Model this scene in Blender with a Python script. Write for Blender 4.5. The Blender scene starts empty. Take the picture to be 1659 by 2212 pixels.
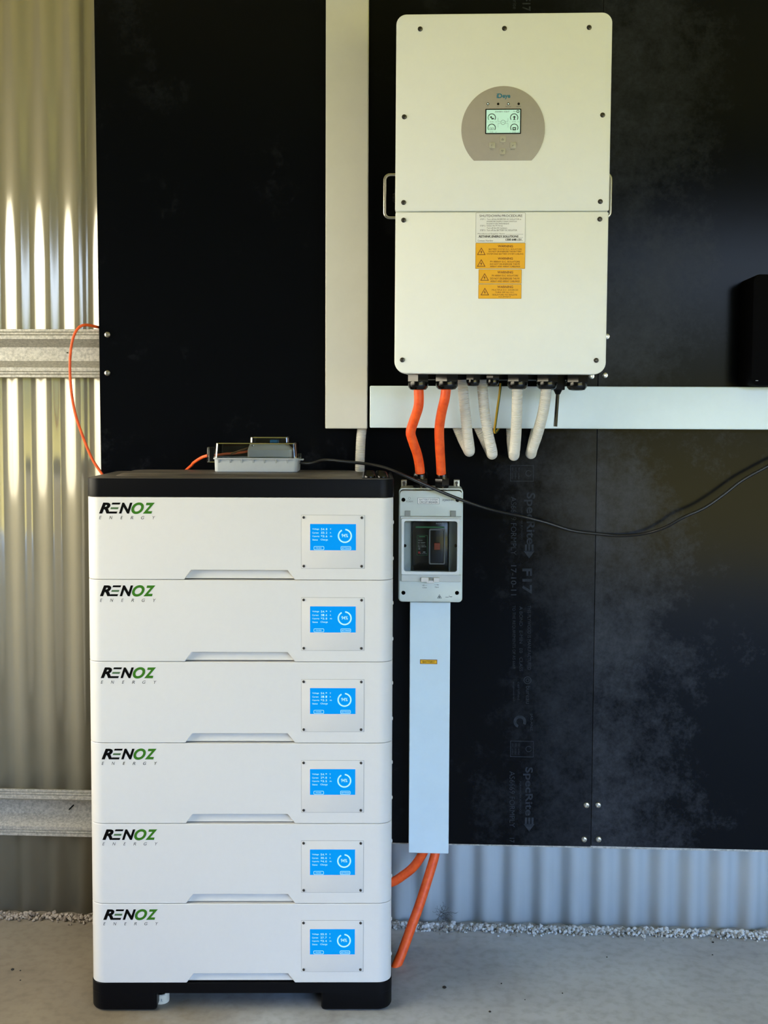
import bpy, bmesh, math, random
from mathutils import Vector, Matrix
random.seed(7)

# ------------------------------------------------------------------ camera, world, exposure
FPX, YAW, PITCH, ROLL, SY, H = 2428.13, 0.0467267, 0.0577822, 0.00428749, -71.376, 1.2843
BY = 0.0577112                     # the battery stack stands turned slightly from the wall
fw = Vector((-math.sin(YAW)*math.cos(PITCH), math.cos(YAW)*math.cos(PITCH), -math.sin(PITCH)))
rt = Vector((math.cos(YAW), math.sin(YAW), 0))
dn = fw.cross(rt)
if dn.z > 0: dn = -dn
cr, sr = math.cos(ROLL), math.sin(ROLL)
RT, DN = rt*cr - dn*sr, dn*cr + rt*sr
cam_d = bpy.data.cameras.new('camera')
cam = bpy.data.objects.new('camera', cam_d)
bpy.context.scene.collection.objects.link(cam)
m = Matrix((RT, -DN, -fw)).transposed().to_4x4()
m.translation = Vector((0, 0, H))
cam.matrix_world = m
cam_d.sensor_fit = 'VERTICAL'; cam_d.sensor_height = 24; cam_d.sensor_width = 18
cam_d.lens = FPX/2212*24
cam_d.shift_y = SY/2212
cam_d.clip_start = 0.05
sc = bpy.context.scene
sc.camera = cam
sc.view_settings.view_transform = 'Standard'; sc.view_settings.look = 'None'
sc.view_settings.gamma = 1; sc.view_settings.use_curve_mapping = False
sc.view_settings.exposure = -0.22
try:
    sc.cycles.use_denoising = True; sc.cycles.max_bounces = 8; sc.cycles.diffuse_bounces = 5
    sc.cycles.transparent_max_bounces = 12; sc.cycles.caustics_refractive = False
except Exception: pass

def lin(r, g, b):
    f = lambda c: (c/255/12.92) if c/255 <= 0.04045 else ((c/255+0.055)/1.055)**2.4
    return (f(r), f(g), f(b), 1)

WS = 13.5           # sky strength
world = bpy.data.worlds.new('daylight'); sc.world = world; world.use_nodes = True
wn = world.node_tree; wn.nodes.clear(); N = wn.nodes.new; L = wn.links.new
tc = N('ShaderNodeTexCoord'); sp = N('ShaderNodeSeparateXYZ'); L(tc.outputs['Generated'], sp.inputs[0])
rampsky = N('ShaderNodeValToRGB')                       # by elevation: pale near the horizon, blue above
rampsky.color_ramp.elements[0].position = 0.0; rampsky.color_ramp.elements[0].color = (0.86, 0.93, 1.05, 1)
rampsky.color_ramp.elements[1].position = 0.75; rampsky.color_ramp.elements[1].color = (0.22, 0.46, 0.95, 1)
e = rampsky.color_ramp.elements.new(0.22); e.color = (0.42, 0.68, 1.18, 1)
L(sp.outputs['Z'], rampsky.inputs[0])
nz = N('ShaderNodeTexNoise'); nz.inputs['Scale'].default_value = 7; nz.inputs['Detail'].default_value = 10; nz.inputs['Roughness'].default_value = 0.7
L(tc.outputs['Generated'], nz.inputs['Vector'])
h1 = N('ShaderNodeMath'); h1.operation = 'MULTIPLY_ADD'; L(nz.outputs[0], h1.inputs[0]); h1.inputs[1].default_value = 0.42; h1.inputs[2].default_value = -0.115
cmp_ = N('ShaderNodeMath'); cmp_.operation = 'GREATER_THAN'; L(sp.outputs['Z'], cmp_.inputs[0]); L(h1.outputs[0], cmp_.inputs[1])
tree = N('ShaderNodeValToRGB'); L(nz.outputs[0], tree.inputs[0])
tree.color_ramp.elements[0].position = .35; tree.color_ramp.elements[0].color = (.01, .016, .006, 1)
tree.color_ramp.elements[1].position = .7; tree.color_ramp.elements[1].color = (.16, .18, .06, 1)
mx = N('ShaderNodeMix'); mx.data_type = 'RGBA'; L(cmp_.outputs[0], mx.inputs[0]); L(tree.outputs[0], mx.inputs[6]); L(rampsky.outputs[0], mx.inputs[7])
cg = N('ShaderNodeMath'); cg.operation = 'GREATER_THAN'; L(sp.outputs['Z'], cg.inputs[0]); cg.inputs[1].default_value = -0.01
mg = N('ShaderNodeMix'); mg.data_type = 'RGBA'; L(cg.outputs[0], mg.inputs[0]); mg.inputs[6].default_value = (.44, .385, .135, 1); L(mx.outputs[2], mg.inputs[7])
wx = N('ShaderNodeMapRange'); L(sp.outputs['X'], wx.inputs[0]); wx.inputs[1].default_value = -.35; wx.inputs[2].default_value = -.75; wx.inputs[4].default_value = .9   # bright warm band added to the left sky to light through the window
mw_ = N('ShaderNodeMix'); mw_.data_type = 'RGBA'; L(wx.outputs[0], mw_.inputs[0]); L(mg.outputs[2], mw_.inputs[6])
rl = N('ShaderNodeValToRGB'); za = N('ShaderNodeMath'); za.operation = 'ADD'; L(sp.outputs['Z'], za.inputs[0]); za.inputs[1].default_value = .5; L(za.outputs[0], rl.inputs[0])
rl.color_ramp.elements[0].position = .42; rl.color_ramp.elements[0].color = (.42, .40, .36, 1)
rl.color_ramp.elements[1].position = .50; rl.color_ramp.elements[1].color = (1.25, 1.12, .82, 1)
L(rl.outputs[0], mw_.inputs[7])
bg = N('ShaderNodeBackground'); L(mw_.outputs[2], bg.inputs[0]); bg.inputs[1].default_value = WS
wo = N('ShaderNodeOutputWorld'); L(bg.outputs[0], wo.inputs[0])

# ------------------------------------------------------------------ helpers
COL = sc.collection
def ray(px, py):
    return fw + RT*((px-829.5)/FPX) + DN*((py-1106-SY)/FPX)
def at(px, py, Y):
    """point at wall-parallel depth Y seen at a measured position"""
    v = ray(px, py); v = v*(Y/v.y)
    return Vector((v.x, Y, v.z+H))
tB = Vector((math.cos(BY), math.sin(BY), 0)); nB = Vector((-math.sin(BY), math.cos(BY), 0))

MATS = {}
def mat(name, col, rough=.5, metal=0, noise=0, nscale=20, bump=0, bscale=200, emit=None, es=0, coat=0, trans=0, alpha=None, col2=None, spec=None, stretch=None):
    if name in MATS: return MATS[name]
    M = bpy.data.materials.new(name); M.use_nodes = True; MATS[name] = M
    t = M.node_tree; b = t.nodes['Principled BSDF']
    b.inputs['Base Color'].default_value = col; b.inputs['Roughness'].default_value = rough; b.inputs['Metallic'].default_value = metal
    if coat: b.inputs['Coat Weight'].default_value = coat; b.inputs['Coat Roughness'].default_value = .08
    if trans: b.inputs['Transmission Weight'].default_value = trans
    if spec is not None: b.inputs['Specular IOR Level'].default_value = spec
    if emit: b.inputs['Emission Color'].default_value = emit; b.inputs['Emission Strength'].default_value = es
    tcn = t.nodes.new('ShaderNodeTexCoord'); vec = tcn.outputs['Object']
    if stretch:
        mp = t.nodes.new('ShaderNodeMapping'); mp.inputs['Scale'].default_value = stretch
        t.links.new(vec, mp.inputs[0]); vec = mp.outputs[0]
    if noise:
        n = t.nodes.new('ShaderNodeTexNoise'); n.inputs['Scale'].default_value = nscale; n.inputs['Detail'].default_value = 6; n.inputs['Roughness'].default_value = .65
        t.links.new(vec, n.inputs['Vector'])
        r = t.nodes.new('ShaderNodeValToRGB'); t.links.new(n.outputs[0], r.inputs[0])
        c2 = col2 or tuple(c*(1-noise) for c in col[:3])+(1,)
        r.color_ramp.elements[0].position = .35; r.color_ramp.elements[0].color = c2
        r.color_ramp.elements[1].position = .65; r.color_ramp.elements[1].color = col
        t.links.new(r.outputs[0], b.inputs['Base Color'])
    if bump:
        n2 = t.nodes.new('ShaderNodeTexNoise'); n2.inputs['Scale'].default_value = bscale; n2.inputs['Detail'].default_value = 3
        t.links.new(vec, n2.inputs['Vector'])
        bp = t.nodes.new('ShaderNodeBump'); bp.inputs['Strength'].default_value = bump; bp.inputs['Distance'].default_value = .001
        t.links.new(n2.outputs[0], bp.inputs['Height']); t.links.new(bp.outputs[0], b.inputs['Normal'])
    return M

def glassy(name, tint=(.93, .95, .95, 1), refl=.12, rough=.05):
    """thin clear plastic: mostly see-through with a glossy skin"""
    if name in MATS: return MATS[name]
    M = bpy.data.materials.new(name); M.use_nodes = True; MATS[name] = M
    t = M.node_tree; t.nodes.clear()
    o = t.nodes.new('ShaderNodeOutputMaterial'); mxs = t.nodes.new('ShaderNodeMixShader')
    tr = t.nodes.new('ShaderNodeBsdfTransparent'); tr.inputs[0].default_value = tint
    gl = t.nodes.new('ShaderNodeBsdfGlossy'); gl.inputs['Roughness'].default_value = rough
    fr = t.nodes.new('ShaderNodeFresnel'); fr.inputs[0].default_value = 1.5
    ma = t.nodes.new('ShaderNodeMath'); ma.operation = 'ADD'; ma.inputs[1].default_value = refl*.3; ma.use_clamp = True
    t.links.new(fr.outputs[0], ma.inputs[0]); t.links.new(ma.outputs[0], mxs.inputs[0])
    t.links.new(tr.outputs[0], mxs.inputs[1]); t.links.new(gl.outputs[0], mxs.inputs[2]); t.links.new(mxs.outputs[0], o.inputs[0])
    return M

def rrect(x0, x1, z0, z1, r=0, n=6):
    """rounded rectangle, counter-clockwise seen from the front; r = radius or (tl, tr, br, bl)"""
    tl, tr_, br, bl = r if isinstance(r, tuple) else (r,)*4
    pts = []
    for cx, cz, rr, a0, sx, sz in ((x1, z1, tr_, 0, -1, -1), (x0, z1, tl, 90, 1, -1), (x0, z0, bl, 180, 1, 1), (x1, z0, br, 270, -1, 1)):
        if rr <= 0: pts.append((cx, cz)); continue
        for k in range(n+1):
            a = math.radians(a0+90*k/n)
            pts.append((cx+sx*rr+rr*math.cos(a), cz+sz*rr+rr*math.sin(a)))
    return pts

def inset(pts, d):
    out = []; n = len(pts)
    for i in range(n):
        p0, p, p1 = Vector(pts[i-1]), Vector(pts[i]), Vector(pts[(i+1) % n])
        e0, e1 = (p-p0), (p1-p)
        if e0.length < 1e-9 or e1.length < 1e-9: out.append(tuple(p)); continue
        e0.normalize(); e1.normalize()
        n0, n1 = Vector((-e0.y, e0.x)), Vector((-e1.y, e1.x))
        b = n0+n1
        b = b/max(b.dot(n0), .3) if b.length > 1e-6 else n0
        out.append((p.x+b.x*d, p.y+b.y*d))
    return out

_txt = {}
def glyphs(s, bold=0, shear=0, mono=False):
    k = (s, bold, shear)
    if k not in _txt:
        c = bpy.data.curves.new('lettering', 'FONT'); c.body = s; c.size = 1; c.shear = shear; c.offset = bold; c.resolution_u = 10 if len(s) < 3 else 3
        c.fill_mode = 'FRONT' if hasattr(c, 'fill_mode') else c.fill_mode
        o = bpy.data.objects.new('lettering', c)
        me = bpy.data.meshes.new_from_object(o)
        vs = [v.co.copy() for v in me.vertices]; fs = [tuple(p.vertices) for p in me.polygons]
        bpy.data.objects.remove(o); bpy.data.curves.remove(c); bpy.data.meshes.remove(me)
        _txt[k] = (vs, fs)
    return _txt[k]

class MB:
    def __init__(s): s.v = []; s.f = []; s.mi = []; s.m = 0
    def add(s, vs, fs):
        o = len(s.v); s.v += [Vector(v) for v in vs]
        for f in fs: s.f.append(tuple(i+o for i in f)); s.mi.append(s.m)
        return s
    def box(s, x0, x1, y0, y1, z0, z1):
        vs = [(x, y, z) for x in (x0, x1) for y in (y0, y1) for z in (z0, z1)]
        return s.add(vs, [(0, 1, 3, 2), (4, 6, 7, 5), (0, 4, 5, 1), (2, 3, 7, 6), (0, 2, 6, 4), (1, 5, 7, 3)])
    def loft(s, rings, cap=True, closed=True):
        n = len(rings[0]); vs = [p for r in rings for p in r]; fs = []
        for k in range(len(rings)-1):
            for i in range(n if closed else n-1):
                j = (i+1) % n
                fs.append((k*n+i, k*n+j, (k+1)*n+j, (k+1)*n+i))
        if cap: fs.append(tuple(range(n))[::-1]); fs.append(tuple((len(rings)-1)*n+i for i in range(n)))
        return s.add(vs, fs)
    def plate(s, pts, yb, yf, bev=0):
        """outline in x/z given depth from yb (back) to yf (front, nearer the viewer), rounded front edge"""
        ring = lambda p, y: [(a, y, b) for a, b in p]
        rs = [ring(pts, yb)]
        if bev:
            rs += [ring(pts, yf+bev), ring(inset(pts, bev*.3), yf+bev*.3), ring(inset(pts, bev), yf)]
        else: rs.append(ring(pts, yf))
        return s.loft(rs)
    def frame(s, outer, inner, yb, yf):
        """flat frame between two outlines with the same point count"""
        n = len(outer); R = lambda p, y: [(a, y, b) for a, b in p]
        vs = R(outer, yb)+R(outer, yf)+R(inner, yf)+R(inner, yb); fs = []
        for i in range(n):
            j = (i+1) % n
            for a, b in ((0, 1), (1, 2), (2, 3), (3, 0)): fs.append((a*n+i, a*n+j, b*n+j, b*n+i))
        return s.add(vs, fs)
    def lathe(s, c, prof, axis='z', seg=24, rot=0):
        """prof: list of (radius, offset along axis)"""
        c = Vector(c); rings = []
        for r, h in prof:
            ring = []
            for k in range(seg):
                a = 2*math.pi*k/seg+rot
                u, w = r*math.cos(a), r*math.sin(a)
                ring.append(c+(Vector((u, w, h)) if axis == 'z' else Vector((u, h, w)) if axis == 'y' else Vector((h, u, w))))
            rings.append(ring)
        return s.loft(rings)
    def tube(s, pts, r, seg=12, rf=None, step=.006, smooth=True, cap=True):
        P = [Vector(p) for p in pts]
        if smooth and len(P) > 2:
            E = [P[0]*2-P[1]]+P+[P[-1]*2-P[-2]]; Q = []
            for i in range(1, len(E)-2):
                p0, p1, p2, p3 = E[i-1:i+3]; n = max(2, int((p2-p1).length/step))
                for k in range(n):
                    t = k/n
                    Q.append(.5*((2*p1)+(p2-p0)*t+(2*p0-5*p1+4*p2-p3)*t*t+(3*p1-p0-3*p2+p3)*t**3))
            Q.append(P[-1]); P = Q
        elif rf:
            Q = []
            for a, b in zip(P, P[1:]):
                n = max(1, int((b-a).length/step)); Q += [a.lerp(b, k/n) for k in range(n)]
            P = Q+[P[-1]]
        T = [(P[min(i+1, len(P)-1)]-P[max(i-1, 0)]).normalized() for i in range(len(P))]
        nrm = T[0].orthogonal().normalized(); rings = []; d = 0
        for i, p in enumerate(P):
            if i: d += (P[i]-P[i-1]).length
            nrm = (nrm-T[i]*nrm.dot(T[i])).normalized(); bn = T[i].cross(nrm)
            rr = r*(rf(d) if rf else 1)
            rings.append([p+nrm*(rr*math.cos(2*math.pi*k/seg))+bn*(rr*math.sin(2*math.pi*k/seg)) for k in range(seg)])
        return s.loft(rings, cap)
    def text(s, t, x0, x1, z0, z1, y, bold=0, shear=0, U=None, V=None, O=None):
        """print a line of writing so that its outline fills the box (x0..x1, z0..z1) on the plane y"""
        if 'M' in t and bold < .02: bold = 0
        vs, fs = glyphs(t, bold, shear)
        if not vs: return s
        a0, a1 = min(v.x for v in vs), max(v.x for v in vs); b0, b1 = min(v.y for v in vs), max(v.y for v in vs)
        out = []
        for v in vs:
            a, b = (v.x-a0)/max(a1-a0, 1e-6), (v.y-b0)/max(b1-b0, 1e-6)
            if O is not None: out.append(Vector(O)+Vector(U)*a+Vector(V)*b)
            else: out.append((x0+(x1-x0)*a, y, z0+(z1-z0)*b))
        return s.add(out, fs)
    def ring(s, cx, cz, r0, r1, y, a0=0, a1=360, n=28):
        vs = []; fs = []
        for k in range(n+1):
            a = math.radians(a0+(a1-a0)*k/n)
            vs += [(cx+r0*math.cos(a), y, cz+r0*math.sin(a)), (cx+r1*math.cos(a), y, cz+r1*math.sin(a))]
            if k: fs.append((2*k-2, 2*k-1, 2*k+1, 2*k))
        return s.add(vs, fs)
    def quad(s, x0, x1, z0, z1, y): return s.add([(x0, y, z0), (x1, y, z0), (x1, y, z1), (x0, y, z1)], [(0, 1, 2, 3)])
    def build(s, name, mats, parent=None, smooth=35, bevel=0, bseg=2, origin=None, recalc=True, label=None):
        if not isinstance(mats, (list, tuple)): mats = [mats]
        org = Vector(origin) if origin is not None else (parent.get('org') and Vector(parent['org']) if parent and 'org' in parent else Vector((0, 0, 0)))
        off = org
        me = bpy.data.meshes.new(name)
        me.from_pydata([tuple(v-off) for v in s.v], [], s.f)
        for mm in mats: me.materials.append(mm)
        for p, i in zip(me.polygons, s.mi): p.material_index = i
        if recalc:
            bm = bmesh.new(); bm.from_mesh(me); bmesh.ops.recalc_face_normals(bm, faces=bm.faces); bm.to_mesh(me); bm.free()
        if smooth:
            for p in me.polygons: p.use_smooth = True
            me.set_sharp_from_angle(angle=math.radians(smooth))
        ob = bpy.data.objects.new(name, me); COL.objects.link(ob)
        if parent is not None:
            ob.parent = parent
            if origin is not None:
                ob.location = off-Vector(parent.get('org', (0, 0, 0)))
        elif origin is not None: ob.location = off
        if bevel:
            b = ob.modifiers.new('edge', 'BEVEL'); b.width = bevel; b.segments = bseg; b.limit_method = 'ANGLE'; b.angle_limit = math.radians(40)
        if label: ob['label'] = label
        return ob

def empty(name, loc, label, cat, group=None, rz=0, own=True):
    """an Empty at a thing's base; own=True: its parts are authored in world coordinates"""
    o = bpy.data.objects.new(name, None); COL.objects.link(o); o.empty_display_size = .05
    o.location = loc; o.rotation_euler = (0, 0, rz)
    if own: o['org'] = tuple(loc)
    o['label'] = label; o['category'] = cat
    if group: o['group'] = group
    return o
def tag(o, label, cat, group=None, kind=None):
    o['label'] = label; o['category'] = cat
    if group: o['group'] = group
    if kind: o['kind'] = kind
    return o
def structure(o): o['kind'] = 'structure'; return o
def place(src, loc, parent, label=None):
    c = src.copy(); COL.objects.link(c); c.parent = parent
    c.location = Vector(loc)-Vector(parent.get('org', (0, 0, 0)))
    if label: c['label'] = label
    return c

# ------------------------------------------------------------------ materials
white_pc = mat('white_powder_coat', lin(218, 217, 215), .36, noise=.015, nscale=60, bump=.12, bscale=900)
inv_white = mat('inverter_powder_coat', lin(234, 238, 235), .5, noise=.015, nscale=30, bump=.1, bscale=900)
duct_pvc = mat('warm_light_duct_pvc', lin(206, 206, 198), .38, noise=.05, nscale=9, bump=.03, bscale=60)  # same PVC as the other ducts; warmer, dimmer light painted in
duct_blue = mat('cool_white_duct_pvc', lin(216, 234, 243), .38, noise=.05, nscale=9, bump=.03, bscale=60)
black_abs = mat('black_plastic', lin(9, 10, 14), .4, noise=.2, nscale=80, bump=.15, bscale=900, spec=.12)
black_gloss = mat('black_gloss_plastic', lin(8, 9, 11), .2, noise=.2, nscale=80, spec=.4)
lid_grey = mat('brown_grey_lid_plastic', lin(98, 90, 82), .5, noise=.6, nscale=5, col2=lin(58, 55, 53), bump=.15, bscale=500, stretch=(1, 6, 1))  # uneven brown-grey tone for the top of the black cover
dark_gap = mat('dark_gap', lin(40, 40, 40), .8, noise=.1)
gap_grey = mat('grey_gap', lin(150, 150, 148), .8, noise=.1)
steel = mat('stainless_steel', lin(200, 198, 190), .28, 1, noise=.1, nscale=90)
dark_steel = mat('dark_screw_steel', lin(95, 92, 88), .35, 1, noise=.2, nscale=300)
galv = mat('galvanised_steel', lin(206, 202, 192), .4, .4, noise=.35, nscale=160, col2=lin(158, 155, 147), bump=.3, bscale=260)
orange = mat('orange_cable_sheath', lin(252, 102, 34), .5, noise=.18, nscale=60, col2=lin(232, 78, 24), bump=.25, bscale=160)
conduit_m = mat('grey_conduit_plastic', lin(214, 212, 204), .4, noise=.06, nscale=60)
cable_m = mat('black_cable_sheath', lin(26, 26, 28), .35, noise=.1, nscale=60)
grey_box = mat('grey_enclosure_plastic', lin(206, 216, 214), .4, noise=.05, nscale=25, bump=.05)
grey_dark = mat('mid_grey_plastic', lin(140, 144, 142), .45, noise=.05)
jb_grey = mat('pale_blue_grey_plastic', lin(170, 178, 186), .45, noise=.06, nscale=40)
clear = glassy('clear_plastic', (.92, .94, .94, 1), .05)
clear2 = glassy('clear_window', (.94, .96, .96, 1), 0, .03)
panel_grey = mat('taupe_panel', lin(168, 163, 155), .42, noise=.04, nscale=60)
ink = mat('black_ink', lin(6, 6, 6), .5, noise=.1, spec=.08)
ink_soft = mat('grey_ink', lin(95, 98, 100), .6, noise=.1)
ink_green = mat('green_ink', lin(60, 116, 34), .5, noise=.08, nscale=80, spec=.1)
ink_green_d = mat('dark_green_ink', lin(70, 104, 66), .5, noise=.08, nscale=80)
ink_red = mat('brown_ink', lin(120, 62, 8), .6, noise=.1)
ink_teal = mat('teal_ink', lin(28, 120, 148), .5, noise=.1)
sticker_w = mat('white_sticker', lin(236, 238, 238), .4, noise=.02)
sticker_y = mat('amber_sticker', lin(240, 180, 12), .42, noise=.05, nscale=20)
ply_ink = mat('faint_ply_print', lin(52, 57, 65), .6, noise=.4, nscale=90, col2=lin(34, 38, 45), spec=.1)
cream = mat('cream_plastic', lin(226, 220, 200), .5, noise=.05)

# corrugated sheet and phenolic-faced ply have their own node set-ups
def corrugated_mat():
    # one sheet: dim warm light painted into the left bay, cool light right
    M = mat('corrugated_steel', lin(196, 200, 196), .12, .12, spec=1.0)
    t = M.node_tree; b = t.nodes['Principled BSDF']; g = t.nodes.new('ShaderNodeTexCoord'); q = t.nodes.new('ShaderNodeSeparateXYZ'); t.links.new(g.outputs['Object'], q.inputs[0])
    st = t.nodes.new('ShaderNodeMath'); st.operation = 'GREATER_THAN'; st.inputs[1].default_value = -.36; t.links.new(q.outputs['X'], st.inputs[0])
    n = t.nodes.new('ShaderNodeTexNoise'); n.inputs['Scale'].default_value = 5; n.inputs['Detail'].default_value = 6; t.links.new(g.outputs['Object'], n.inputs[0])
    cols = []
    for c1, c2 in ((lin(160, 154, 134), lin(146, 140, 120)), (lin(222, 232, 238), lin(210, 221, 228))):
        mq = t.nodes.new('ShaderNodeMix'); mq.data_type = 'RGBA'; t.links.new(n.outputs[0], mq.inputs[0]); mq.inputs[6].default_value = c1; mq.inputs[7].default_value = c2; cols.append(mq)
    mz = t.nodes.new('ShaderNodeMix'); mz.data_type = 'RGBA'; t.links.new(st.outputs[0], mz.inputs[0]); t.links.new(cols[0].outputs[2], mz.inputs[6]); t.links.new(cols[1].outputs[2], mz.inputs[7])
    t.links.new(mz.outputs[2], b.inputs['Base Color'])
    return M
corr = corrugated_mat()
def ply_mat(name, joint_x, amount):
    """black film-faced plywood: dark, slightly glossy, with pale dust thickest at the joint; upper patches paint in tree reflections"""
    M = bpy.data.materials.new(name); M.use_nodes = True; t = M.node_tree; b = t.nodes['Principled BSDF']; n_ = t.nodes.new; l = t.links.new
    tcn = n_('ShaderNodeTexCoord'); sep = n_('ShaderNodeSeparateXYZ'); l(tcn.outputs['Object'], sep.inputs[0])
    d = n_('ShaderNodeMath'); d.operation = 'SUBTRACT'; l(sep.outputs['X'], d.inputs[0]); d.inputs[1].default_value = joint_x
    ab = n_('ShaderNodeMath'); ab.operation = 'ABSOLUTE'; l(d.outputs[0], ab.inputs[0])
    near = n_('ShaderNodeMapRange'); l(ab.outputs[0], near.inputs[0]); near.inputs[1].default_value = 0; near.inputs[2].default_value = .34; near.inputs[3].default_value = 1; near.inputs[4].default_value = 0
    low = n_('ShaderNodeMapRange'); l(sep.outputs['Z'], low.inputs[0]); low.inputs[1].default_value = 1.35; low.inputs[2].default_value = 1.15; low.inputs[3].default_value = .6; low.inputs[4].default_value = 1  # pale patches kept up high paint in a tree reflection
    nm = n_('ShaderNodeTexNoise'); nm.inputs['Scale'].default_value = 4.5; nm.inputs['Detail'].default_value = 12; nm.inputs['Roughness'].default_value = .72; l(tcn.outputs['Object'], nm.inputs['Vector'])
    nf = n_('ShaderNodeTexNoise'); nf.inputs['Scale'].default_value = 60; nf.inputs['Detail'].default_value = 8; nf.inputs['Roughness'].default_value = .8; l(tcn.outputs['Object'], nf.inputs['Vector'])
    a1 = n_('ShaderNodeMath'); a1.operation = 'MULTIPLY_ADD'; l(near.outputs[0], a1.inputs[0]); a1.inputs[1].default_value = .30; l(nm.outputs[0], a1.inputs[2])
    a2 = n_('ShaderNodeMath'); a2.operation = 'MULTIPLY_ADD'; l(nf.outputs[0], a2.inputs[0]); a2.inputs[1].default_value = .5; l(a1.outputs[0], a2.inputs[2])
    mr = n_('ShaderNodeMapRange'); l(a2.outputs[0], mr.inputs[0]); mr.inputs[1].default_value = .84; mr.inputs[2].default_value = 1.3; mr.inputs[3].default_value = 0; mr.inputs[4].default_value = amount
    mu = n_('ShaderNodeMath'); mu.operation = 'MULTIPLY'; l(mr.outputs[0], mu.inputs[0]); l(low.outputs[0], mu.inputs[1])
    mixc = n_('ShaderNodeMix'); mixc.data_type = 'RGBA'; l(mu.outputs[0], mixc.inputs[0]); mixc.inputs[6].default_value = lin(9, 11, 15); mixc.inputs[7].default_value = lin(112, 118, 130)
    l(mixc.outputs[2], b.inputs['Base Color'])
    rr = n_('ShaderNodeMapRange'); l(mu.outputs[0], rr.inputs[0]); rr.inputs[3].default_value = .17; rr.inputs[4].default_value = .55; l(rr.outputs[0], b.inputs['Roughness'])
    bp = n_('ShaderNodeBump'); bp.inputs['Strength'].default_value = .06; bp.inputs['Distance'].default_value = .001; l(nf.outputs[0], bp.inputs['Height']); l(bp.outputs[0], b.inputs['Normal'])
    b.inputs['Specular IOR Level'].default_value = .09
    return M

# ------------------------------------------------------------------ the setting
def concrete_mat():
    M = bpy.data.materials.new('concrete'); M.use_nodes = True; t = M.node_tree; b = t.nodes['Principled BSDF']; n_ = t.nodes.new; l = t.links.new
    tcn = n_('ShaderNodeTexCoord')
    a = n_('ShaderNodeTexNoise'); a.inputs['Scale'].default_value = 2.2; a.inputs['Detail'].default_value = 8; a.inputs['Roughness'].default_value = .6; l(tcn.outputs['Object'], a.inputs[0])
    r = n_('ShaderNodeValToRGB'); l(a.outputs[0], r.inputs[0])
    r.color_ramp.elements[0].position = .3; r.color_ramp.elements[0].color = lin(150, 153, 158)
    r.color_ramp.elements[1].position = .7; r.color_ramp.elements[1].color = lin(184, 191, 199)
    f = n_('ShaderNodeTexNoise'); f.inputs['Scale'].default_value = 45; f.inputs['Detail'].default_value = 8; l(tcn.outputs['Object'], f.inputs[0])
    r2 = n_('ShaderNodeValToRGB'); l(f.outputs[0], r2.inputs[0])
    r2.color_ramp.elements[0].position = .32; r2.color_ramp.elements[0].color = (.72, .70, .68, 1); r2.color_ramp.elements[1].position = .55; r2.color_ramp.elements[1].color = (1, 1, 1, 1)
    mm = n_('ShaderNodeMix'); mm.data_type = 'RGBA'; mm.blend_type = 'MULTIPLY'; mm.inputs[0].default_value = .6; l(r.outputs[0], mm.inputs[6]); l(r2.outputs[0], mm.inputs[7])
    st = n_('ShaderNodeSeparateXYZ'); l(tcn.outputs['Object'], st.inputs[0])      # tan earth stain, darkened to paint in warm shade at the left
    q1 = n_('ShaderNodeMath'); q1.operation = 'MULTIPLY_ADD'; l(a.outputs[0], q1.inputs[0]); q1.inputs[1].default_value = 1.2; l(st.outputs['X'], q1.inputs[2])
    q2 = n_('ShaderNodeMapRange'); l(q1.outputs[0], q2.inputs[0]); q2.inputs[1].default_value = .45; q2.inputs[2].default_value = -.1; q2.inputs[4].default_value = .95
    tn = n_('ShaderNodeMix'); tn.data_type = 'RGBA'; tn.blend_type = 'MULTIPLY'; l(q2.outputs[0], tn.inputs[0]); l(mm.outputs[2], tn.inputs[6]); tn.inputs[7].default_value = (.60, .44, .26, 1)
    l(tn.outputs[2], b.inputs['Base Color']); b.inputs['Roughness'].default_value = .5
    bp = n_('ShaderNodeBump'); bp.inputs['Strength'].default_value = .25; bp.inputs['Distance'].default_value = .002; l(f.outputs[0], bp.inputs['Height']); l(bp.outputs[0], b.inputs['Normal'])
    return M
XL, XR, YF, ZC = -2.3, 6.8, -2.4, 3.1
structure(MB().box(XL-.2, XR+.2, YF-1.5, 3.0, -.12, 0).build('floor', concrete_mat()))
roof_m = mat('roof_lining', lin(230, 216, 128), .6, noise=.05, nscale=3)
wall_m = mat('shed_wall_sheet', lin(112, 106, 90), .5, noise=.1, nscale=3)
structure(MB().box(XL-.2, XR+.2, YF-.1, 3.0, ZC, ZC+.05).build('ceiling', roof_m))
# side wall on the left with a window opening that lets the sky in
WY0, WY1, WZ0, WZ1 = .2, 2.68, .98, 2.04
w = MB().box(XL-.06, XL, YF, WY0, 0, ZC).box(XL-.06, XL, WY1, 2.95, 0, ZC).box(XL-.06, XL, WY0, WY1, 0, WZ0).box(XL-.06, XL, WY0, WY1, WZ1, ZC)
structure(w.build('wall_left', wall_m))
structure(MB().box(XR, XR+.06, YF, 2.95, 0, ZC).build('wall_right', wall_m))
DX0, DX1, DZ = .95, 6.5, 2.5
w = MB().box(XL, DX0, YF-.06, YF, 0, ZC).box(DX1, XR, YF-.06, YF, 0, ZC).box(DX0, DX1, YF-.06, YF, DZ, ZC)
structure(w.build('wall_front', wall_m))
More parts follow.
